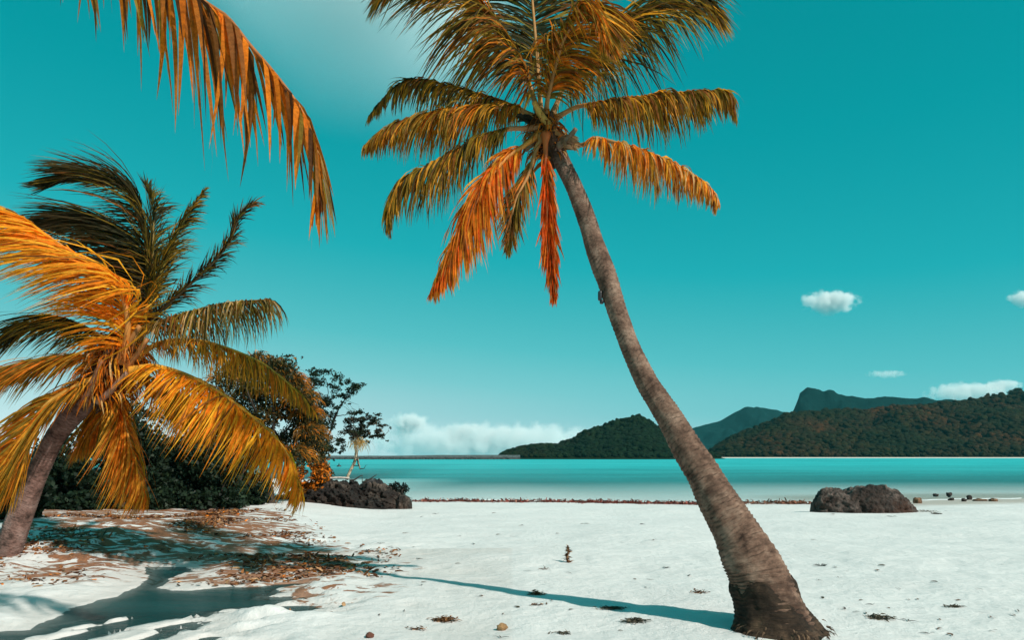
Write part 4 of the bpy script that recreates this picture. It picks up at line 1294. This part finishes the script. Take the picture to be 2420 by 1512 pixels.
st, sb0 = open_tree("pale_tree", "small tree with a pale bare forked trunk standing on the rock ledge", YS2, (820, 1134), [
    ([(820, 1134, 0), (828, 1112, 0), (838, 1090, 0), (841, 1070, 0), (843, 1050, 0), (845, 1030, 0)], 0.055, 0.06), ([(841, 1072, 0), (846, 1090, -.05), (850, 1108, -.05)], 0.045, 0.02),
    ([(845, 1035, 0), (838, 1010, 0.1), (830, 990, 0.1)], 0.03, 0.01), ([(845, 1030, 0), (862, 1012, 0), (885, 1000, 0), (905, 990, 0)], 0.025, 0.007), ([(845, 1030, 0), (855, 1015, .1), (862, 995, .1)], 0.02, 0.007),
    ([(885, 1000, 0), (900, 1015, 0), (908, 1030, 0)], 0.015, 0.006)],
    [(830, 995, 18), (845, 1010, 20), (865, 1000, 17), (888, 998, 15), (902, 1005, 13), (895, 1030, 14), (820, 1020, 18), (840, 1030, 14), (905, 1032, 9), (865, 1025, 13), (808, 1040, 12), (875, 985, 10)], 4200, 0.042, 402, (0.5, 0.42, 0.3),
    pal=(((0.018, 0.024, 0.016), 5), ((0.06, 0.035, 0.02), 2), ((0.03, 0.045, 0.02), 2)))
g = np.random.default_rng(403)
acc = Acc()
for i in range(150):
    p = P(848 + g.normal(0, 9), 1042 + g.normal(0, 6), YS2 + g.normal(0, .08)) - sb0
    bl = blade(p, norm(g.standard_normal(3)), np.array([0, 0, -1.0]), g.uniform(0.15, 0.5), g.uniform(0.015, 0.03), 0.95, np.array([1.0, 0, 0]), g, 4)
    acc.add(bl, strip_faces(4), np.array((0.62, 0.42, 0.17)) * g.uniform(0.6, 1.2))
link("dead_straw_leaves", acc.mesh("dead_straw_leaves"), M_DRY, st, kind="stuff")
# small round bush at the tip of the ledge
shrub(912, 970, 1138, 1172, YO - 0.1, "small round dark bush at the right tip of the rock ledge", (((0.012, 0.016, 0.013), 5), ((0.03, 0.035, 0.025), 2)), 2600, 0.045, 209, depth=0.35).location.z += 0.22

# driftwood on the ledge
g = np.random.default_rng(501)
a, b = P(768, 1132, YO - 0.4), P(826, 1130, YO - 0.2)
c = spline(np.array([a, (a + b) / 2 + np.array([0, 0, 0.04]), b]), 16)
V, Fc = tube_tri(c - a, np.full(16, 0.045), 8)
V[:, 2] *= 0.8
o = link("driftwood_plank", mesh_from("driftwood_plank", V, Fc, True, np.broadcast_to(np.array([0.5, 0.45, 0.4]), V.shape)), M_WOOD, label="pale weathered driftwood pole lying on the rock ledge", cat="driftwood")
o.location = a
for k, (pl, lab) in enumerate([([(826, 1136), (838, 1134), (850, 1126), (858, 1124)], "dark bent driftwood branch beside the pale trunk"), ([(858, 1140), (872, 1134), (884, 1126), (890, 1122)], "dark driftwood branch slanting up at the right of the ledge top"),
                              ([(856, 1142), (856, 1132), (855, 1120)], "short dark stick standing upright on the rock ledge"), ([(972, 1194), (973, 1186), (974, 1176)], "thin dark twig standing at the tip of the rock ledge")]):
    c = spline(np.array([P(x, y, YO - 0.3) for x, y in pl]), 14)
    V, Fc = tube_tri(c - c[0], np.linspace(0.035, 0.008, 14) * (0.5 if k > 1 else 1.2), 7)
    o = link("driftwood_branch", mesh_from("driftwood_branch", V, Fc, True, np.broadcast_to(np.array([0.045, 0.04, 0.035]), V.shape)), M_WOOD, label=lab, cat="driftwood")
    o.location = c[0]

# single trees standing out on the skyline of the right hill
for k, (x, y, s, lab) in enumerate([(2400, 918, 26, "tallest tree on the skyline at the right edge"), (2348, 931, 13, "small leaning tree on the skyline left of the tallest one"), (2236, 948, 17, "bushy tree on the skyline below the right-hand cloud bank")]):
    g = np.random.default_rng(520 + k)
    Y = 765
    m = F / Y
    ht = s * 1.9 / m
    topz = P(x, y, Y)
    b0 = topz - np.array([0, 0, ht])
    t = thing("hilltop_tree", b0, lab, "tree")
    (Vb, Fb), cc = branch((0, 0, -2), (g.normal(0, 0.4), 0, ht * 0.75), 0.35, 0.12, g, 0.05)
    acc = Acc()
    acc.add(Vb, Fb, (0.05, 0.04, 0.03))
    cen = []
    for q in range(9):
        e = np.array([g.normal(0, s * 0.42 / m), g.normal(0, s * .4 / m), ht * g.uniform(0.45, 0.95)])
        (Vq, Fq_), _ = branch(cc[g.integers(6, 13)], e, 0.12, 0.04, g)
        acc.add(Vq, Fq_, (0.05, 0.04, 0.03))
        cen.append(e)
    link("trunk", acc.mesh("trunk"), M_WOOD, t)
    V, Fq, K = leaves_at(cen, np.full(9, s * 0.27 / m), 2600, 0.75, (((0.02, 0.035, 0.014), 4), ((0.05, 0.045, 0.016), 2)), g, 1.5, 0, 0.2)
    link("crown", mesh_from("crown", V, Fq, False, K), M_LEAF, t)

# ------------------------------------------------------------------ seaweed line, litter, scraps on the sand
g = np.random.default_rng(601)


def clump_mesh(n, rx, ry, rz, pal, g, L=(0.02, 0.07), w=0.012):
    acc = Acc()
    for i in range(n):
        p = np.array([g.normal(0, rx * 0.5), g.normal(0, ry * 0.5), abs(g.normal(0, rz * 0.4))])
        d = norm(np.array([g.normal(), g.normal(), abs(g.normal(0, 0.6 if rz > 0.1 else 0.15))]))
        bl = blade(p, d, np.array([g.normal(0, .5), g.normal(0, .5), -0.6]), g.uniform(*L), w * g.uniform(0.5, 1.5), 0.5, norm(np.cross(d, [0.1, 0.2, 1.0])), g, 3)
        acc.add(bl, strip_faces(3), pick(pal, g) * g.uniform(0.6, 1.4))
    return acc


def weed_line(name, x0, x1, pyf, n, label, pal, thick, hmax):
    acc = Acc()
    x = g.uniform(x0, x1, n)
    Yc = (CAMZ + 0.33) * F / (pyf(x) - HY)
    dens = 0.35 + 0.65 * (0.5 + 0.5 * vnoise(x * 0.05, 1.1, 0, 3))
    Y = Yc + g.normal(0, thick, n) + 0.35 * vnoise(x * 0.035, 7.7, 0, 4)
    X = (x - CX) / F * Yc
    zz = ground_h(X, Y) + np.abs(g.normal(0, hmax, n)) * dens
    for i in np.where(g.uniform(0, 1, n) < dens)[0]:
        d = norm(np.array([g.normal(), g.normal() * 0.6, abs(g.normal(0, 0.7))]))
        bl = blade(np.array([X[i], Y[i], zz[i]]), d, np.array([0, 0, -1.0]), g.uniform(0.08, 0.3), g.uniform(0.03, 0.08), 0.6, norm(np.cross(d, [0.1, 0.2, 1.0])), g, 3)
        acc.add(bl, strip_faces(3), pick(pal, g) * g.uniform(0.55, 1.4))
    return link(name, acc.mesh(name), M_DEBRIS, label=label, kind="stuff")


WP = (((0.24, 0.055, 0.04), 4), ((0.14, 0.035, 0.027), 3), ((0.32, 0.14, 0.1), 2), ((0.09, 0.04, 0.03), 1))
weed_line("seaweed_line", 978, 1660, lambda x: 1184.5 + 7.0 * (x - 980) / 660, 3600, "band of red-brown seaweed washed up along the water's edge", WP, 0.26, 0.035)
weed_line("seaweed_line", 1745, 1905, lambda x: 1190.0 + 0 * x, 900, "short band of brown seaweed washed up left of the boulder", (((0.25, 0.1, 0.06), 3), ((0.14, 0.06, 0.035), 2)), 0.25, 0.05)

acc = Acc()
cnt = 0
LP = ((ORANGE, 0.5), ((0.26, 0.1, 0.03), 4), ((0.16, 0.06, 0.025), 4), ((0.36, 0.2, 0.1), 1.5), ((0.07, 0.04, 0.025), 1.5))
xx = g.uniform(-10.5, -1.2, 60000)
yy = g.uniform(8.5, 23.0, 60000)
sdv = poly_sd(xx, yy, litter_px)
sdp = poly_sd(xx, yy, shadow_pool_w)
prob = sstep(1.0, -1.0, sdv) * np.clip(fbm(xx * 0.9, yy * 0.6, 0, 4, 51) * 1.6 - 0.05, 0.0, 1) * (sdp > 0.1)
sel = np.where(g.uniform(0, 1, 60000) < prob * 0.8)[0][:9000]
zz = ground_h(xx[sel], yy[sel])
for i, z in zip(sel, zz):
    d = norm(np.array([g.normal(), g.normal(), g.normal(0, 0.25)]))
    bl = blade(np.array([xx[i], yy[i], z + 0.006 + abs(g.normal(0, 0.008))]), d, np.array([0, 0, -1.0]), g.uniform(0.04, 0.16), g.uniform(0.02, 0.06), 0.25, norm(np.cross(d, [0.15, 0.1, 1.0])), g, 3)
    acc.add(bl, strip_faces(3), pick(LP, g) * g.uniform(0.6, 1.3))
link("leaf_litter", acc.mesh("leaf_litter"), M_DEBRIS, label="orange-brown leaf litter scattered over the left bank of sand", kind="stuff")

Z3 = lambda zx, zy: (849 + 0.3507 * zx, 1119 + 0.3507 * zy)
Z4 = lambda zx, zy: (1543 + 0.3622 * zx, 1119 + 0.3622 * zy)


def on_sand(x, y):
    p = G(x, y, 0)
    for _ in range(4):
        p = G(x, y, gz(p[0], p[1]))
    return p


BR = (((0.2, 0.09, 0.035), 3), ((0.1, 0.045, 0.02), 3), ((0.3, 0.15, 0.06), 1))
GR = (((0.07, 0.06, 0.04), 3), ((0.12, 0.1, 0.07), 2))
clumps = [(Z3(1405, 600), 0.08, 0.07, 0.28, 300, BR, "upright brown seaweed tuft standing alone in the middle of the sand"), (Z3(1195, 818), 0.09, 0.06, 0.04, 170, BR, "brown seaweed clump below the upright tuft"),
          (Z3(575, 995), 0.11, 0.075, 0.04, 280, BR, "largest brown seaweed clump near the bottom centre"), (Z3(1195, 888), 0.1, 0.03, 0.02, 40, BR, "thin brown seaweed strand below the seaweed clump"),
          (Z3(385, 1055), 0.1, 0.04, 0.03, 50, BR, "brown seaweed scrap left of the bottom centre clump"), (Z3(1360, 1080), 0.1, 0.04, 0.02, 50, GR, "pale tangled seaweed at the bottom edge left of the trunk"),
          (Z3(2300, 805), 0.12, 0.1, 0.03, 60, BR, "brown seaweed squiggle close to the left of the trunk"), (Z3(1700, 912), 0.13, 0.05, 0.02, 220, GR, "grey mat of dry twigs below the streak of shadow"),
          (Z3(1860, 1000), 0.12, 0.08, 0.03, 240, GR, "grey mat of dry twigs left of the trunk base"), (Z3(1250, 648), 0.07, 0.03, 0.02, 30, BR, "small orange-brown scrap left below the upright tuft"),
          (Z3(60, 640), 0.1, 0.07, 0.02, 130, BR, "thin spread of rusty litter at the right end of the litter bank"), (Z4(1480, 948), 0.12, 0.08, 0.04, 240, GR, "grey-brown mat of dry twigs on the sand right of the trunk base"),
          (Z4(1100, 603), 0.1, 0.1, 0.03, 50, (((0.03, 0.03, 0.02), 1),), "dark twiggy scrap between the trunk and the boulder"), (Z4(1960, 873), 0.09, 0.04, 0.03, 90, GR, "dark twig cluster at the right of the sand"),
          (Z4(1850, 266), 0.13, 0.08, 0.04, 110, GR, "dry weed tuft at the right foot of the boulder"), (Z4(1780, 250), 0.4, 0.3, 0.05, 140, (((0.2, 0.14, 0.09), 1), ((0.1, 0.08, 0.06), 1)), "band of dry weed trailing from the right end of the boulder")]
for (xy, rx, ry, rz, n_, pal, lab) in clumps:
    p = on_sand(*xy)
    s = 1.0 if p[1] < 20 else 1.6
    a_ = clump_mesh(n_, rx, ry, rz, pal, g, (0.02 * s, 0.075 * s), 0.013 * s)
    if rz > 0.1:
        a_ = Acc()
        st_ = spline(np.array([[0.01, 0, -0.02], [-0.01, 0, 0.09], [0.012, 0.01, 0.18], [-0.004, 0, 0.27]]), 12)
        a_.add(*[q_ for q_ in (tube(st_, np.linspace(0.02, 0.01, 12), 6, False)[:2])], (0.12, 0.055, 0.025))
        for i in range(150):
            tt = g.uniform(0, 1) ** 1.4
            p_ = st_[int(tt * 11)]
            d_ = norm(np.array([g.normal(), g.normal(), g.normal(0.1, 0.5)]))
            a_.add(blade(p_, d_, np.array([g.normal(0, .4), g.normal(0, .4), -0.6]), g.uniform(0.04, 0.11) * (1.25 - 0.7 * tt), 0.018, 0.5, norm(np.cross(d_, [0.1, 0.2, 1.0])), g, 3), strip_faces(3), pick(pal, g) * g.uniform(0.6, 1.4))
    o = link("seaweed_clump", a_.mesh("seaweed_clump"), M_DEBRIS, label=lab, cat="seaweed")
    o.location = p + np.array([0, 0, 0.004])

# pebble / shell near the bottom
for k, (xy, s, cc, lab) in enumerate([(Z3(962, 1058), 0.055, (0.36, 0.2, 0.09), "rounded tan stone at the bottom centre of the sand"), (Z3(70, 1108), 0.04, (0.14, 0.05, 0.03), "dark red-brown nut at the bottom edge right of the dark shadow patch"),
                                      (Z3(150, 240), 0.07, (0.12, 0.08, 0.06), "small brown stone on the sand in front of the rock ledge")]):
    p = on_sand(*xy)
    V, Fc = ICO3
    d = 1 + 0.2 * fbm(V[:, 0] * 1.8 + k, V[:, 1] * 1.8, V[:, 2] * 1.8, 3, 90 + k)
    o = link("pebble", mesh_from("pebble", V * d[:, None] * np.array([1, .8, .75]) * s, Fc, True, np.broadcast_to(np.array(cc), V.shape)), M_ROCK, label=lab, cat="stone")
    o.location = p + np.array([0, 0, s * 0.5])

scraps = [Z3(*p) for p in [(1070, 355), (930, 415), (1060, 427), (1335, 408), (1515, 343), (780, 475), (680, 425), (410, 298), (360, 500), (400, 580), (15, 525), (430, 735), (310, 925), (130, 958), (955, 1112), (1070, 910), (980, 950), (1300, 855),
                           (1860, 715), (1960, 720), (1930, 770), (2340, 725), (1770, 467), (1985, 453), (2065, 640), (2205, 695), (1760, 1062), (1400, 672), (300, 405), (145, 475), (170, 540), (660, 610), (1110, 660), (900, 270), (520, 275), (1900, 345), (1420, 920), (2080, 825), (830, 830), (420, 758)]] + \
         [Z4(*p) for p in [(1195, 612), (1270, 640), (1210, 678), (1470, 635), (1080, 700), (1860, 712), (1715, 825), (1610, 760), (2000, 832), (1430, 860), (1400, 912), (1860, 957), (2195, 912), (1855, 1018), (1795, 1050), (2185, 1028), (1545, 882), (1760, 885), (1040, 435), (85, 617), (1520, 605), (1660, 828), (2380, 908), (2210, 945), (1250, 890), (1300, 905), (2340, 930), (2290, 597), (1180, 270), (1560, 285), (1100, 820), (1350, 830), (2110, 755), (1945, 1055), (1670, 968)]]
protos = []
for k in range(5):
    acc = Acc()
    for q in range(1 if k < 3 else 3):
        L = [0.11, 0.08, 0.14, 0.07, 0.09][k]
        th = g.uniform(0, 6.28)
        d = np.array([math.cos(th), math.sin(th), 0.25])
        bl = blade(np.array([g.normal(0, .012), g.normal(0, .012), 0.006]), norm(d), np.array([0, 0, -1.0]), L, [0.035, 0.028, 0.012, 0.02, 0.012][k], 0.35, norm(np.cross(d, [0.2, 0.1, 1.0])), g, 4, 0.3)
        acc.add(bl, strip_faces(4), np.array([(0.05, 0.04, 0.02), (0.09, 0.05, 0.02), (0.06, 0.05, 0.04), (0.12, 0.06, 0.03), (0.05, 0.045, 0.035)][k]))
    m_ = acc.mesh("leaf_scrap")
    m_.materials.append(M_DEBRIS)
    protos.append(m_)
for i, (x, y) in enumerate(scraps):
    p = on_sand(x, y)
    o = bpy.data.objects.new("leaf_scrap", protos[i % 5])
    C.objects.link(o)
    o.location = p + np.array([0, 0, 0.003])
    o.rotation_euler = (0, 0, g.uniform(0, 6.28))
    s = g.uniform(0.7, 1.2) * (1 + max(0, p[1] - 10) * 0.06)
    o.scale = (s, s, s)
    tag(o, "small dark scrap of dry leaf or twig lying on the open white sand", "leaf", "scraps of dry leaf on the sand")

# bird and a floating marker
bp = P(715, 845, 60)
bird = thing("bird", bp, "tiny dark bird flying above the trees at the left", "bird")
V, Fc = ICO3
link("body", mesh_from("bird_body", V * np.array([0.16, 0.05, 0.045]) * np.where(V[:, :1] > 0, 1 - 0.5 * V[:, :1] ** 2, 1), Fc, True, np.broadcast_to(np.array([0.02, 0.02, 0.02]), V.shape)), M_BLACK, bird)
for s in (1, -1):
    c = np.array([[0.05, 0, 0.02], [0.03, s * 0.1, 0.09], [-0.02, s * 0.2, 0.12], [-0.1, s * 0.3, 0.09]])
    wv = np.array([0.09, 0.08, 0.06, 0.01])
    W = np.stack([c + np.array([1, 0, 0]) * wv[:, None] * 0.5, c - np.array([1, 0, 0]) * wv[:, None] * 0.5], 1)
    link("wing", mesh_from("bird_wing", W, strip_faces(3), True, np.broadcast_to(np.array([0.02, 0.02, 0.02]), (8, 3))), M_BLACK, bird)
bird.rotation_euler = (0, R(-50), R(20))
Yb_ = 2.05 * F / (1103 - HY)
V, Fc = ICO3
buoy = thing("buoy", np.array([(801 - CX) / F * Yb_, Yb_, SEA]), "tiny dark float on the lagoon behind the pale tree", "buoy")
link("float", mesh_from("float", V * np.array([0.45, 0.4, 0.28]), Fc, True, np.broadcast_to(np.array([0.03, 0.035, 0.035]), V.shape)), M_BLACK, buoy)
Vb, Fb = tube_tri(np.array([[0, 0, 0.2], [0, 0, 0.45], [0, 0, 0.6]]), np.array([0.12, 0.1, 0.05]), 8)
link("mast", mesh_from("mast", Vb, Fb, True, np.broadcast_to(np.array([0.03, 0.035, 0.035]), Vb.shape)), M_BLACK, buoy)


# ------------------------------------------------------------------ clouds (beyond the haze)
def cloud_mat(name, dens, nscale, thr, ratio, soft=0.35, edge=4.0):
    m, nt, out = new_mat(name)
    oc = obj_pos(nt)
    ln = nd(nt, "ShaderNodeVectorMath", operation='LENGTH')
    nt.links.new(oc, ln.inputs[0])
    fall = math_node(nt, 'SUBTRACT', 1.0, ln.outputs["Value"])
    n = noise_node(nt, stretch(nt, oc, ratio), nscale, 6, 0.6)
    v = math_node(nt, 'ADD', fall, math_node(nt, 'MULTIPLY', math_node(nt, 'SUBTRACT', n.outputs[0], 0.5), 1.5))
    mr_ = nd(nt, "ShaderNodeMapRange", interpolation_type='SMOOTHSTEP')
    mr_.inputs[1].default_value = thr
    mr_.inputs[2].default_value = thr + soft
    nt.links.new(v, mr_.inputs[0])
    d = math_node(nt, 'MULTIPLY', math_node(nt, 'MULTIPLY', mr_.outputs[0], dens), math_node(nt, 'MULTIPLY', fall, edge, True))
    pv = nd(nt, "ShaderNodeVolumePrincipled")
    pv.inputs["Color"].default_value = (0.995, 0.995, 0.995, 1)
    pv.inputs["Anisotropy"].default_value = 0.0
    nt.links.new(d, pv.inputs["Density"])
    nt.links.new(pv.outputs[0], out.inputs["Volume"])
    return m


def cloud(x, y, rx, rz, label, dens, nscale, thr, soft, seed, Y=3400, ry=None, lump=0.15, edge=4.0):
    V, Fc = ICO4
    d = 1 + lump * fbm(V[:, 0] * 2 + seed, V[:, 1] * 2, V[:, 2] * 2, 3, 700 + seed)
    sx, sz = rx / F * Y, rz / F * Y
    o = link("cloud", mesh_from("cloud", V * np.clip(d, 0.7, 1.2)[:, None], Fc, True), cloud_mat("cloud_%d" % seed, dens, nscale, thr, (sx / sz, (ry or sz * 1.3) / sz, 1.0), soft, edge), label=label, cat="cloud")
    o.location = P(x, y, Y)
    o.scale = (sx, ry or sz * 1.3, sz)
    return o


cloud(1961, 714, 84, 36, "small bright white puff of cloud alone in the sky at the right", 0.05, 1.5, 0.22, 0.3, 1)
cloud(2420, 705, 46, 26, "small white cloud cut by the right edge of the picture", 0.05, 1.5, 0.22, 0.3, 2)
cloud(2096, 884, 64, 13, "thin pale streak of cloud above the right ridge", 0.03, 1.2, 0.2, 0.5, 3)
cloud(2290, 930, 125, 34, "white cloud bank rising behind the right ridge", 0.04, 1.5, 0.2, 0.3, 4)
cloud(2372, 912, 52, 20, "narrow white cloud slanting up above the right cloud bank", 0.05, 1.5, 0.2, 0.3, 5)
cloud(965, 1000, 62, 34, "brightest puff of the low clouds beside the pale tree", 0.06, 1.6, 0.2, 0.5, 6)
cloud(1170, 1048, 380, 62, "long hazy white cloud bank low on the horizon over the breakwater", 0.03, 2.1, 0.14, 0.45, 7)
cloud(1095, 1015, 75, 22, "small white puff above the middle of the horizon cloud bank", 0.025, 1.6, 0.2, 0.5, 8)
cloud(1190, 1022, 60, 14, "flat white puff above the right half of the horizon cloud bank", 0.025, 1.6, 0.2, 0.5, 9)
cloud(578, 8, 46, 20, "thin white wisp at the top edge beside the hanging frond", 0.006, 1.8, 0.3, 0.6, 10)

cloud(870, -70, 470, 380, "thin cloud veil added for the bright sky glow at the top beside the tall crown", 0.016, 0.5, -0.2, 1.6, 11, lump=0.0, edge=0.9)  # sky glow put in as a soft pale cloud volume

# ------------------------------------------------------------------ haze
m, nt, out = new_mat("haze")
pv = nd(nt, "ShaderNodeVolumePrincipled")
pv.inputs["Color"].default_value = (0.22, 0.83, 0.9, 1)
pv.inputs["Density"].default_value = 0.000045
pv.inputs["Anisotropy"].default_value = 0.0
nt.links.new(pv.outputs[0], out.inputs["Volume"])
x0, x1, y0, y1, z0, z1 = -2900, 2900, -30, 2900, -6.5, 260
V = np.array([[x, y, z] for x in (x0, x1) for y in (y0, y1) for z in (z0, z1)], float)
Fc = np.array([[0, 1, 3, 2], [4, 6, 7, 5], [0, 4, 5, 1], [2, 3, 7, 6], [0, 2, 6, 4], [1, 5, 7, 3]])
link("haze", mesh_from("haze", V, Fc, False), m, kind="stuff", label="thin sea haze over the lagoon")
